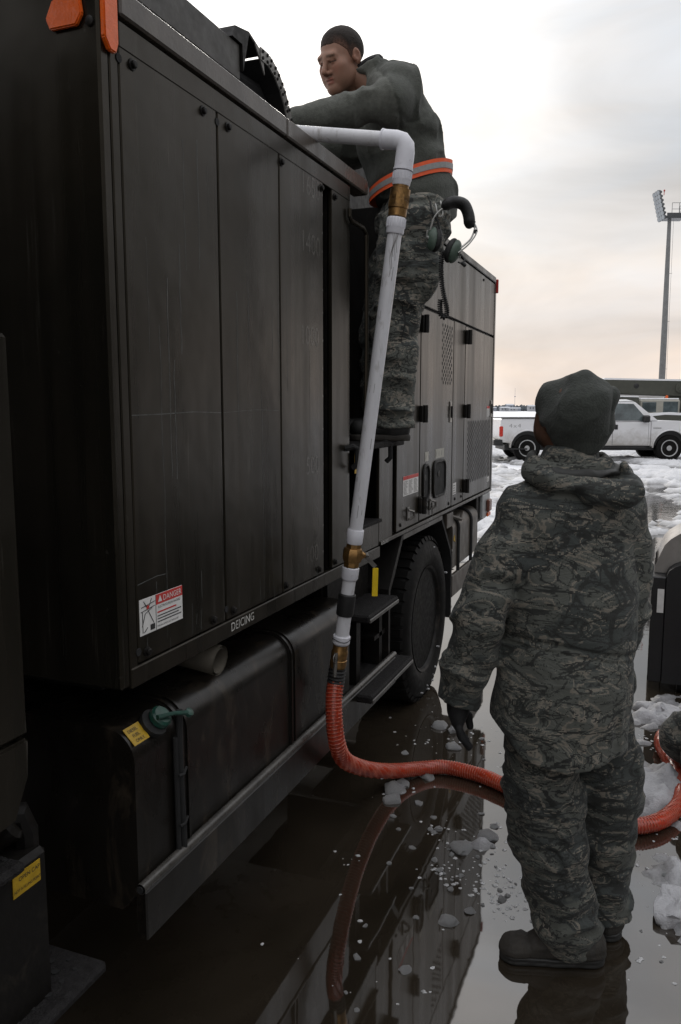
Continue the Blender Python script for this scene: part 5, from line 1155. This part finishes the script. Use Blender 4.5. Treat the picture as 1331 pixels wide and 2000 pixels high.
def ice():
    global ICE
    random.seed(12)
    meshes = []
    for k in range(6):
        bm = bmesh.new(); bmesh.ops.create_icosphere(bm, subdivisions=3, radius=1.0)
        P = np.array([v.co for v in bm.verts]); n = fbm(P + k * 9.1, 1.3, 2, k + 40); n2 = fbm(P + k * 3.3, 3.8, 4, k + 90, .7)
        ct = [np.array((random.gauss(0, 1), random.gauss(0, 1), random.uniform(-.3, 1))) for _ in range(7)]
        for v, a, b in zip(bm.verts, n, n2):
            q = np.array(v.co) * (1 + .55 * a + .34 * b)
            for c in ct:
                c_ = c / np.linalg.norm(c); d = q @ c_ - .72
                if d > 0: q = q - c_ * d * .85
            v.co = (q[0], q[1], q[2] * .42)
        me = bpy.data.meshes.new('ice_chunk'); bm.to_mesh(me); bm.free(); shade(me, 45); me.materials.append(ICE); meshes.append(me)
    blocks = []
    for m_ in meshes: b_ = m_.copy(); b_.name = 'snow_block'; b_.materials.clear(); b_.materials.append(MATS['near_slush']); blocks.append(b_)
    def put(x, y, r, label, group=None, name='ice_chunk', fl=1.0):
        o = bpy.data.objects.new(name, (blocks if name == 'snow_block' else meshes)[random.randrange(6)]); COL.objects.link(o); o.location = (x, y, r * .12 * fl); o.rotation_euler = (random.uniform(-.15, .15), random.uniform(-.15, .15), random.uniform(0, 6.28))
        o.scale = (r, r * random.uniform(.6, .9), r * fl * random.uniform(.7, 1.0)); tag(o, label, 'ice', group); return o
    put(.150, 2.70, .13, 'large grey snow block resting on the water near the boots at the right edge', fl=1.1, name='snow_block')
    put(.125, 4.50, .12, 'white snow heap at the foot of the black cart', fl=1.3, name='snow_block'); put(.02, 4.58, .09, 'small snow heap left of the black cart foot', name='snow_block')
    put(-.558, 2.37, .038, 'rounded clear ice chunk in the puddle left of the brown boot')
    put(-.972, 3.236, .040, 'whitest ice chunk just below the red hose bend'); put(-1.0, 3.175, .062, 'broad grey ice lump below the red hose'); put(-.975, 3.075, .050, 'flat pale ice slab nearest the camera below the hose'); put(-.893, 3.335, .045, 'ice lump leaning against the red hose')
    put(-.611, 2.815, .055, 'flat grey ice floe on the edge of the truck reflection'); put(-.535, 2.93, .05, 'pale ice floe beside the standing man trousers')
    put(-.774, 2.101, .018, 'single white ice bead alone on the dark water')
    put(-.983, 3.924, .055, 'ice lump in front of the truck wheel'); put(-.90, 3.90, .045, 'ice lump under the black glove'); put(-.86, 3.70, .05, 'ice lump between glove and hose')
    put(.05, 3.43, .07, 'grey slush lump inside the hose loop', name='snow_block'); put(.12, 3.60, .07, 'white slush lump against the hose loop', name='snow_block', fl=1.2)
    spots = [(-.76, 2.906), (-.745, 2.89), (-.73, 2.92), (-.775, 3.0), (-.654, 2.645), (-.66, 2.62), (-.635, 2.63), (-.60, 2.60), (-.575, 2.64), (-.59, 2.545), (-.69, 2.70), (-.545, 2.78), (-.505, 2.87), (-.50, 2.82), (-.575, 2.86), (-.66, 2.79), (-.64, 2.76), (-.47, 2.74), (-.43, 2.60), (-.40, 2.58), (-.415, 2.55), (-.47, 2.50), (-.385, 2.66), (-.36, 2.70), (-.50, 2.45), (-.62, 2.10), (-.75, 1.95), (-.70, 1.9), (-.80, 2.25), (-.66, 2.35), (-.72, 2.5), (-.84, 2.62), (-.88, 2.86), (-.79, 2.75), (-.53, 3.02), (-.6, 3.1), (-.69, 3.62), (-.75, 3.85), (-.63, 3.95), (-1.06, 3.55), (.10, 2.90), (.17, 2.86), (.03, 2.55), (.09, 2.42), (-.86, 3.09), (-.93, 2.95)]
    for x, y in spots: put(x, y, random.choice((.008, .010, .013, .016, .022)), 'small white ice piece floating on the dark puddle', 'small ice pieces on the puddle')
    m = MB()
    def crumb(x, y, r):
        vs_ = []
        for lv, rr in ((0, .8), (.22, 1.0), (.5, .5)):
            for k in range(6): a = k / 6 * 6.283 + random.uniform(-.2, .2); q = rr * random.uniform(.55, 1.35); vs_.append((x + r * q * math.cos(a), y + r * q * math.sin(a), r * lv - .001))
        fs_ = [(l * 6 + k, l * 6 + (k + 1) % 6, l * 6 + 6 + (k + 1) % 6, l * 6 + 6 + k) for l in (0, 1) for k in range(6)] + [tuple(range(12, 18))]
        m.add(vs_, fs_)
    for cx, cy, s_, n in ((-.60, 2.80, .07, 45), (-.64, 2.62, .05, 30), (-.45, 2.62, .07, 70), (-.40, 2.55, .05, 40), (-.75, 2.9, .05, 16), (-1.0, 2.6, .03, 8), (-.7, 2.2, .2, 16), (.08, 2.9, .12, 40), (.03, 4.2, .12, 60), (-.9, 3.85, .15, 60), (-.98, 3.2, .07, 20), (.1, 2.5, .15, 22), (-.5, 2.95, .06, 25), (-.55, 3.6, .1, 30), (.05, 3.3, .15, 50)):
        for _ in range(n): crumb(random.gauss(cx, s_), random.gauss(cy, s_ * .9), random.choice((.002, .003, .004, .005, .007, .009)))
    o = m.build('ice_crumbs', ICE, smooth=50); tag(o, 'tiny ice crumbs scattered over the puddle', 'ice', kind='stuff')
# ------------------------------------------------------------------ background vehicles and structures
def place(U, D): return Vector((0.9305 * U - 0.3664 * D, 0.3664 * U + 0.9305 * D, 0))
def cart():
    t = thing('ground_cart', 'black ground cart with curved pale metal lid at the right edge', 'cart', (.50, 5.15, 0))
    BK = simple('cart_black', (.010, .010, .011), .5); AL = simple('cart_lid', (.27, .255, .24), .35, metal=.3, var=.2, scale=6)
    MB().box(.016, .095, 4.90, 5.42, .06, .690, .006).build('end_panel', BK, t)
    arc_ = [(.095, .06), (.095, .70)] + [(.095 + .80 * (1 - math.cos(a)) / 2, .70 + .12 * math.sin(a)) for a in np.linspace(.25, math.pi - .1, 14)] + [(.93, .70), (.93, .06)]
    MB().prism(arc_, 1, 4.893, 5.40).build('cart_body', BK, t)
    lid = [(.030, .693), (.030, .735)] + [(.06 + .80 * (1 - math.cos(a)) / 2, .80 + .20 * math.sin(a)) for a in np.linspace(.1, math.pi, 16)] + [(.93, .693)]
    MB().prism(lid, 1, 5.02, 5.44).build('lid', AL, t, smooth=40)
    MB().box(.027, .030, 5.02, 5.44, .694, .78).build('lid_flange', AL, t)
    box(.050, .086, 4.895, 4.899, .48, .62).build('label_plate', WHITES, t)
    for x in (.2, .8):
        for y in (4.96, 5.34): MB().lathe([(.06, -.02), (.06, .02)], (x, y, .06), (1, 0, 0), 16).build('caster', RUBBER, t)
def pickup():
    t = thing('pickup_truck', 'white pickup truck with muddy wheels parked on the slush', 'pickup', (.42, 26.888, 0), YAW)
    m, nt, bs = _mat('pickup_white'); W = m; MATS['pickup_white'] = m
    tcx = _n(nt, 'ShaderNodeTexCoord'); spz = _n(nt, 'ShaderNodeSeparateXYZ'); nt.links.new(tcx.outputs['Object'], spz.inputs[0])
    spl = _n(nt, 'ShaderNodeMath', operation='MULTIPLY_ADD'); nt.links.new(_noise(nt, tcx.outputs['Object'], 3.2, 6, .7, .5), spl.inputs[0]); spl.inputs[1].default_value = -1.1; nt.links.new(spz.outputs[2], spl.inputs[2])
    nt.links.new(_mix(nt, _range(nt, spl.outputs[0], -.05, .45, .75, 0), (.66, .66, .67), (.30, .28, .25)), bs.inputs['Base Color']); bs.inputs['Roughness'].default_value = .3
    BK = simple('pickup_trim', (.012, .012, .012), .5, bump=0); GL = simple('pickup_glass', (.10, .125, .13), .05, var=.6, scale=2.2, bump=0, spec=.7)
    CHR = simple('pickup_rim', (.45, .45, .45), .4, metal=.1, var=.2)
    wd = 1.98
    def B(name, m, mt, par=t, **k): return m.build(name, mt, par, world=False, **k)
    def arch(cx, r, z0, n=12): return [(cx + r * math.cos(a), .44 + r * math.sin(a)) for a in np.linspace(math.pi * 1.0 - math.asin(max(-1, (z0 - .44) / r)) if False else math.pi + .0, 0, n)]
    bed = [(-5.28, .62), (-5.30, .95), (-5.27, 1.30), (-5.22, 1.335), (-2.44, 1.335), (-2.44, .50), (-3.90, .50)] + [(x, z) for x, z in arch(-4.43, .53, .5)[::-1]] + [(-4.97, .58)]
    B('bed', MB().prism(bed, 1, .02, wd - .02), W, bev=.02)
    B('bed_rail', MB().box(-5.26, -2.46, .0, .10, 1.336, 1.362).box(-5.26, -2.46, wd - .1, wd, 1.336, 1.362), BK)
    cab = [(-2.42, .50), (-2.42, 1.22), (-.62, 1.24), (-.62, .50)]
    c_ = B('cab', MB().prism(cab, 1, .015, wd - .015), W, bev=.015)
    fr = [(-.61, .50), (-.61, 1.245), (-.30, 1.27), (.35, 1.265), (.80, 1.22), (.98, 1.10), (1.02, .62), (.60, .55), (.545, .48)] + arch(0, .535, .5)[::-1] + [(-.545, .48)]
    B('front_fender', MB().prism(fr, 1, .015, wd - .015), W, bev=.03)
    B('fender_flare', MB().tube([(p[0], .012, p[1]) for p in [(0 + .545 * math.cos(a), .44 + .545 * math.sin(a)) for a in np.linspace(math.pi, 0, 20)]], .022, 6), W)
    B('fender_flare', MB().tube([(p[0], .018, p[1]) for p in [(-4.43 + .54 * math.cos(a), .44 + .54 * math.sin(a)) for a in np.linspace(math.pi, 0, 20)]], .026, 6), W)
    # greenhouse
    b = [(-2.40, 1.225), (-.36, 1.255)]; tp = [(-2.30, 1.86), (-1.10, 1.87)]
    y0, y1 = .06, .20
    V = [(b[0][0], y0, b[0][1]), (b[1][0], y0, b[1][1]), (tp[1][0], y1, tp[1][1]), (tp[0][0], y1, tp[0][1])]; V += [(x, wd - y, z) for x, y, z in V]
    B('greenhouse', MB().add(V, [(0, 1, 2, 3), (7, 6, 5, 4), (0, 4, 5, 1), (1, 5, 6, 2), (2, 6, 7, 3), (3, 7, 4, 0)]), W, bev=.03)
    B('roof', MB().add([(-2.28, .22, 1.872), (-1.14, .22, 1.882), (-1.14, wd - .22, 1.882), (-2.28, wd - .22, 1.872), (-2.10, .4, 1.925), (-1.3, .4, 1.93), (-1.3, wd - .4, 1.93), (-2.1, wd - .4, 1.925)], [(0, 3, 2, 1), (4, 5, 6, 7), (0, 1, 5, 4), (1, 2, 6, 5), (2, 3, 7, 6), (3, 0, 4, 7)]), W)
    def yat(z): return y0 + (y1 - y0) * (z - 1.235) / .63
    def glass(pts, nm, par=t):
        f = [(x, yat(z) - .010, z) for x, z in pts]; k = [(x, yat(z) + .01, z) for x, z in pts]; n = len(pts)
        return B(nm, MB().add(f + k, [tuple(range(n)), tuple(range(n, 2 * n))[::-1]] + [(i, (i + 1) % n, n + (i + 1) % n, n + i) for i in range(n)]), GL, par)
    glass([(-1.74, 1.275), (-.98, 1.275), (-.86, 1.215 + .02), (-.68, 1.235), (-.72, 1.30), (-1.14, 1.79), (-1.70, 1.80)], 'side_window'); glass([(-2.26, 1.28), (-1.84, 1.28), (-1.84, 1.79), (-2.20, 1.79)], 'side_window')
    n_ = .012
    def wsp(y, f): x = b[1][0] + (tp[1][0] - b[1][0]) * f; z = b[1][1] + (tp[1][1] - b[1][1]) * f; return (x + n_ * .6, y, z + n_ * .8)
    ws = [wsp(y0 + .12, .08), wsp(wd - y0 - .12, .08), wsp(wd - y1 - .1, .92), wsp(y1 + .1, .92)]
    B('windscreen', MB().add(ws + [(x - .01, y, z - .012) for x, y, z in ws], [(0, 1, 2, 3), (7, 6, 5, 4), (0, 4, 5, 1), (1, 5, 6, 2), (2, 6, 7, 3), (3, 7, 4, 0)]), GL)
    dr = B('door', MB().box(-1.80, -.70, .004, .015, .53, 1.222, .004), W)
    B('door_handle', MB().box(-1.755, -1.655, -.012, .004, 1.0, 1.15, .01), BK, dr)
    B('door_gap', MB().box(-1.815, -1.800, .0125, .0145, .52, 1.225).box(-.70, -.688, .0125, .0145, .52, 1.235), simple('pickup_gap', (.2, .2, .2), .6), dr)
    B('wing_mirror', MB().box(-.92, -.72, -.20, .02, 1.22, 1.44, .04), BK)
    B('rear_bumper', MB().box(-5.48, -5.20, .0, wd, .50, .70, .03), BK); B('running_board', MB().box(-4.95, -4.75 + .3, -.05, .1, .38, .42).box(-2.3, -.75, .02, .15, .42, .48), BK)
    B('tail_lamp', MB().box(-5.315, -5.20, .0, .10, .78, 1.10, .02), simple('pickup_tail', (.55, .035, .02), .25))
    B('front_bumper', MB().box(.95, 1.12, .0, wd, .45, .68, .04), CHR)
    B('badge', MB().box(-.55, -.30, .006, .0148, 1.03, 1.06), simple('pickup_badge', (.35, .35, .35), .4))
    B('bed_lettering', merge(text_mb('4x4', .17, (-5.02, .0185, 1.06), (1, 0, 0), (0, 0, 1), 1.2, 1.3)), simple('pickup_badge', (0, 0, 0)))
    B('underbody', MB().box(-5.1, .8, .25, wd - .25, .35, .52).box(-4.95, -3.9, .12, wd - .12, .5, 1.0).box(-.52, .52, .12, wd - .12, .5, 1.0), BK)
    w0 = None
    for x in (0, -4.43):
        for y, sd in ((.10, -1), (wd - .10, 1)):
            if w0 is None:
                w0 = B('wheel', MB().lathe([(.0, .05), (.07, .045), (.09, .02), (.20, .012), (.23, .02), (.235, .05), (.262, .055), (.262, -.2)], (0, 0, .42), (0, -1, 0), 28), CHR)
                B('tyre', MB().lathe([(.25, .03), (.29, .055), (.36, .055), (.405, .03), (.42, -.01), (.42, -.17), (.39, -.20), (.25, -.2)], (0, 0, .42), (0, -1, 0), 36), RUBBER, w0)
                h = MB()
                for i in range(8): a = i / 8 * 6.283; h.lathe([(.024, .0), (.020, .022)], (.16 * math.cos(a), -.0, .42 + .16 * math.sin(a)), (0, -1, 0), 10)
                B('wheel_openings', h, BK, w0); w = w0
            else: w = copy_tree(w0, t)
            w.location = (x, y, 0); w.rotation_euler = (0, 0, 0 if sd < 0 else math.pi)
def boom_truck():
    base = place(13.0, 33); t = thing('boom_truck', 'olive boom truck with snow on its long raised boom, behind the pickup', 'truck', base, YAW)
    OL = simple('boom_olive', (.060, .062, .048), .55, var=.25, scale=3); BG = simple('boom_beige', (.30, .29, .25), .5, var=.2, scale=2); SN = MATS['slush']; SNW = simple('lying_snow', (.78, .79, .81), .7, var=.08, scale=6, bump=.4, bscale=20)
    GL = MATS['pickup_glass']; BK = MATS['pickup_trim']
    def B(name, m, mt, par=t, **k): return m.build(name, mt, par, world=False, **k)
    bm_ = B('boom', MB().prism([(-2.5, 2.24), (-2.5, 2.80), (5.5, 2.66), (5.5, 1.98), (1.6, 2.05), (.4, 2.14)], 1, -.35, .35), OL, bev=.03)
    B('boom_pivot', MB().lathe([(.20, 0), (.20, .05), (.10, .06), (.10, .09)], (.72, -.35, 2.47), (0, -1, 0), 20), OL, bm_); B('boom_bore', MB().lathe([(.11, 0), (.08, .02)], (-1.05, -.35, 2.55), (0, -1, 0), 14), BK, bm_)
    B('boom_snow', MB().prism([(-2.45, 2.80), (-2.3, 2.87), (-.5, 2.83), (2, 2.80), (5.5, 2.72), (5.5, 2.66)], 1, -.33, .33), SNW, bm_)
    B('turret', MB().prism([(.3, 1.55), (.15, 1.9), (.35, 2.12), (1.9, 2.05), (1.7, 1.8), (1.4, 1.55)], 1, -.3, .3), OL, bev=.02)
    B('guard_arch', MB().prism([(-2.30, 2.02), (-2.12, 2.10), (-1.15, 2.08), (-1.10, 1.0), (-1.38, 1.0), (-1.42, 1.92), (-2.2, 1.94)], 1, -1.0, -.75), OL, bev=.02); B('arch_snow', MB().prism([(-2.22, 2.07), (-2.05, 2.15), (-1.2, 2.13), (-1.15, 2.085), (-2.12, 2.105)], 1, -1.0, -.74), SNW)
    cb = B('cab', MB().box(-1.10, .55, -.9, .9, .7, 2.0, .06), BG); B('cab_snow', MB().box(-1.05, .5, -.85, .85, 2.0, 2.05, .02), SNW, cb)
    B('cab_window', MB().box(-.98, -.42, -.915, -.88, 1.50, 1.90, .02), GL, cb); B('cab_window', MB().box(-.15, .45, -.915, -.88, 1.45, 1.92, .02), GL, cb); B('beacon', MB().lathe([(.06, 0), (.05, .10), (.02, .12)], (.1, -.6, 2.05), (0, 0, 1), 10), ORANGE, cb)
    B('chassis', MB().box(-2.3, 6, -.95, .95, .55, 1.05, .04), OL); B('hood', MB().prism([(-.9, 1.05), (-.9, 1.32), (-.2, 1.40), (1.0, 1.36), (1.25, 1.05)], 1, -1.25, -.92), OL); B('hood_snow', MB().prism([(-.92, 1.32), (-.7, 1.46), (.1, 1.50), (.8, 1.44), (1.02, 1.36), (-.2, 1.40)], 1, -1.27, -.90), SNW)
    wsf = MB()
    for a, c in (((.55, -.95, 1.45), (.95, -.95, 1.95)), ((.95, -.95, 1.95), (2.2, -.95, 1.97)), ((1.0, -.95, 1.40), (1.4, -.95, 1.9))): wsf.tube([a, c], .05, 6)
    B('cab_frame', wsf, BK); B('front_cab', MB().prism([(.8, 1.05), (.95, 1.45), (1.2, 1.88), (3.0, 1.9), (3.0, 1.05)], 1, -.9, .9), OL, bev=.03); B('cab_window', MB().prism([(1.15, 1.45), (1.32, 1.80), (2.4, 1.82), (2.4, 1.45)], 1, -.925, -.89), GL)
    for x in (-1.6, 1.6, 4.5): B('wheel', MB().lathe([(.2, .02), (.3, .0), (.42, .02), (.5, -.03), (.5, -.28), (.3, -.3)], (x, -.95, .5), (0, -1, 0), 24), RUBBER)
def shelter():
    t = thing('storage_shelter', 'pale grey low round-roofed shelter behind the boom truck', 'building', place(24.5, 62), YAW)
    G = simple('shelter_grey', (.36, .35, .34), .7, var=.12, scale=1)
    MB().prism([(-5, 0), (-5, 2.4)] + [(-5 + 5 * (1 - math.cos(a)), 2.4 + .55 * math.sin(a)) for a in np.linspace(.05, math.pi - .05, 16)] + [(5, 2.4), (5, 0)], 1, -2, 4).build('shell', G, t, world=False)
    for x in (-3.3, -1.6, 0, 1.6, 3.3): MB().box(x, x + .08, -2.04, -2.0, 0, 2.85).build('seam_rib', G, t, world=False)
    MB().box(-.8, .8, -2.06, -2.0, 0, 2.1).build('door', simple('shelter_door', (.2, .2, .2), .6), t, world=False)
def light_mast():
    t = thing('floodlight_mast', 'tall grey floodlight mast with railed platform rising behind the trucks', 'light mast', place(27.8, 70), YAW)
    G = simple('mast_grey', (.17, .175, .175), .55, metal=.2, var=.2, scale=3); LM = simple('lamp_housing', (.045, .05, .055), .35, var=.3); GLS = simple('lamp_glass', (.35, .38, .4), .15)
    MB().tube([(0, 0, 0), (0, 0, 8), (-.05, 0, 17.45)], [.30, .25, .15], 14).build('pole', G, t, world=False)
    MB().box(-.55, 1.05, -.6, .6, 17.42, 17.52).box(-.5, 1.0, -.62, -.58, 17.5, 17.85).build('platform', LM, t, world=False)
    rl = MB()
    for z in (18.15, 18.65): rl.tube([(-.1, -.58, z), (1.02, -.58, z), (1.02, .58, z)], .022, 5)
    for x, y in ((-.1, -.58), (.5, -.58), (1.02, -.58), (1.02, .58)): rl.tube([(x, y, 17.5), (x, y, 18.65)], .022, 5)
    rl.build('railing', G, t, world=False)
    MB().tube([(-.55, 0, 17.5), (-1.05, 0, 19.5)], .06, 6).tube([(-.55, .5, 17.5), (-1.05, .5, 19.5)], .05, 6).build('lamp_frame', LM, t, world=False)
    k = 0
    for i in range(7):
        for y in (-.45, 0, .45):
            z = 17.55 + i * .33; x = -.62 - i * .085
            lp = MB().lathe([(.08, -.16), (.18, 0), (.21, .16), (.21, .19)], (x, y, z), (-.9, -.25, -.25), 12).build('floodlight', LM, t, world=False)
            MB().lathe([(.19, .192), (.15, .20)], (x, y, z), (-.9, -.25, -.25), 12).build('lens', GLS, lp, world=False)
    MB().tube([(-.62, 0, 19.4), (-.60, 0, 19.75)], .03, 6).lathe([(.07, 0), (.07, .12), (.03, .15)], (-.6, 0, 19.7), (0, 0, 1), 8).build('obstruction_light', REDL, t, world=False)
    MB().tube([(.22, -.2, 17.4), (.26, -.2, 10), (.34, -.2, 1)], .012, 4).build('ground_cable', G, t, world=False)
    for z in (5, 9, 13): MB().tube([(.1, -.1, z), (.33, -.2, z)], .015, 4).build('cable_clip', G, t, world=False)
def city():
    random.seed(31); D = 420
    cols = [(.20, .23, .28), (.26, .28, .32), (.16, .19, .24), (.34, .35, .37)]  # distance haze is mixed into these blue-grey wall colours
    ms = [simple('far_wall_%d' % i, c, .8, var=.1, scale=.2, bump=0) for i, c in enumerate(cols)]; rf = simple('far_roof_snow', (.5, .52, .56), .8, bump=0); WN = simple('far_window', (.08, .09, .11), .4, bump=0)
    x = 78.0
    while x < 116:
        w_ = random.uniform(2.0, 5.5); h = random.choice((1.5, 1.8, 2.2, 2.6, 3.2)); p = place(x + w_ / 2, D + random.uniform(-12, 12))
        t = thing('far_building', 'small haze-tinted blue-grey building in the far skyline across the snow field', 'building', p, YAW, group='far skyline buildings')
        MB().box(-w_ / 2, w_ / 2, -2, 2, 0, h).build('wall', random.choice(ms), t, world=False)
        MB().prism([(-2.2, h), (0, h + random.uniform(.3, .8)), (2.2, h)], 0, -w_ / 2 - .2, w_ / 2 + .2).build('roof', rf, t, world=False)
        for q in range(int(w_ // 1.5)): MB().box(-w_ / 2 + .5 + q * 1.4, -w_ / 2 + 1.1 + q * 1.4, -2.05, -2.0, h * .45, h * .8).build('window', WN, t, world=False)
        x += w_ * random.uniform(.7, 1.15)
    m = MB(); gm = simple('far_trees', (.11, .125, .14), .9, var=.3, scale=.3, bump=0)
    for i in range(900):
        u = random.uniform(40, 160); p = place(u, D + 30 + random.uniform(-10, 10)); r = random.uniform(.6, 1.8); m.lathe([(.1, 0), (r, r * .6), (r * .9, r * 1.2), (.15, r * 1.9 + random.uniform(0, .6))], p, (random.uniform(-.1, .1), 0, 1), 5)
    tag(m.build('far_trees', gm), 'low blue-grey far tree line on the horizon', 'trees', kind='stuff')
    for u, h in ((90.8, 12.0), (109.5, 5.5)):
        t = thing('radio_mast', 'thin radio mast on the horizon, the taller one' if h > 8 else 'short pole on the horizon beside the knit cap', 'mast', place(u, D), YAW)
        MB().tube([(0, 0, 0), (0, 0, h)], [.10, .05], 5).build('mast_tube', ms[2], t, world=False); MB().box(-.35, .35, -.05, .05, h * .62, h * .65).build('cross_arm', ms[2], t, world=False)

def hangar():
    t = thing('hangar', 'wide dark corrugated hangar standing right of the apron, outside the picture', 'building', (33, -4, 0))
    G = simple('hangar_sheet', (.10, .10, .105), .6, var=.25, scale=.6); DK = simple('hangar_door', (.05, .055, .06), .6, var=.2, scale=.5)
    MB().box(26, 44, -55, 46, 0, 9.5).build('wall', G, t)
    MB().prism([(25.5, 9.5), (35, 12.5), (44.5, 9.5)], 1, -55.5, 46.5).build('roof', simple('hangar_roof', (.4, .4, .42), .7), t)
    for y in range(-52, 44, 8): MB().box(25.9, 26, y, y + 7.6, .05, 8.2).build('door_leaf', DK, t)
# ------------------------------------------------------------------ build everything
ICE = simple('ice', (.52, .525, .53), .2, var=.35, scale=24, bump=.9, bscale=70, bdist=.02)
ground()
truck()
pipe_, pat, pax = fill_pipe()
red_hose(pat, pax)
watcher()
_, kk, bb = worker()
headset(kk, bb)
kneeler()
cart(); pickup(); boom_truck(); shelter(); hangar(); light_mast(); city()
ice()
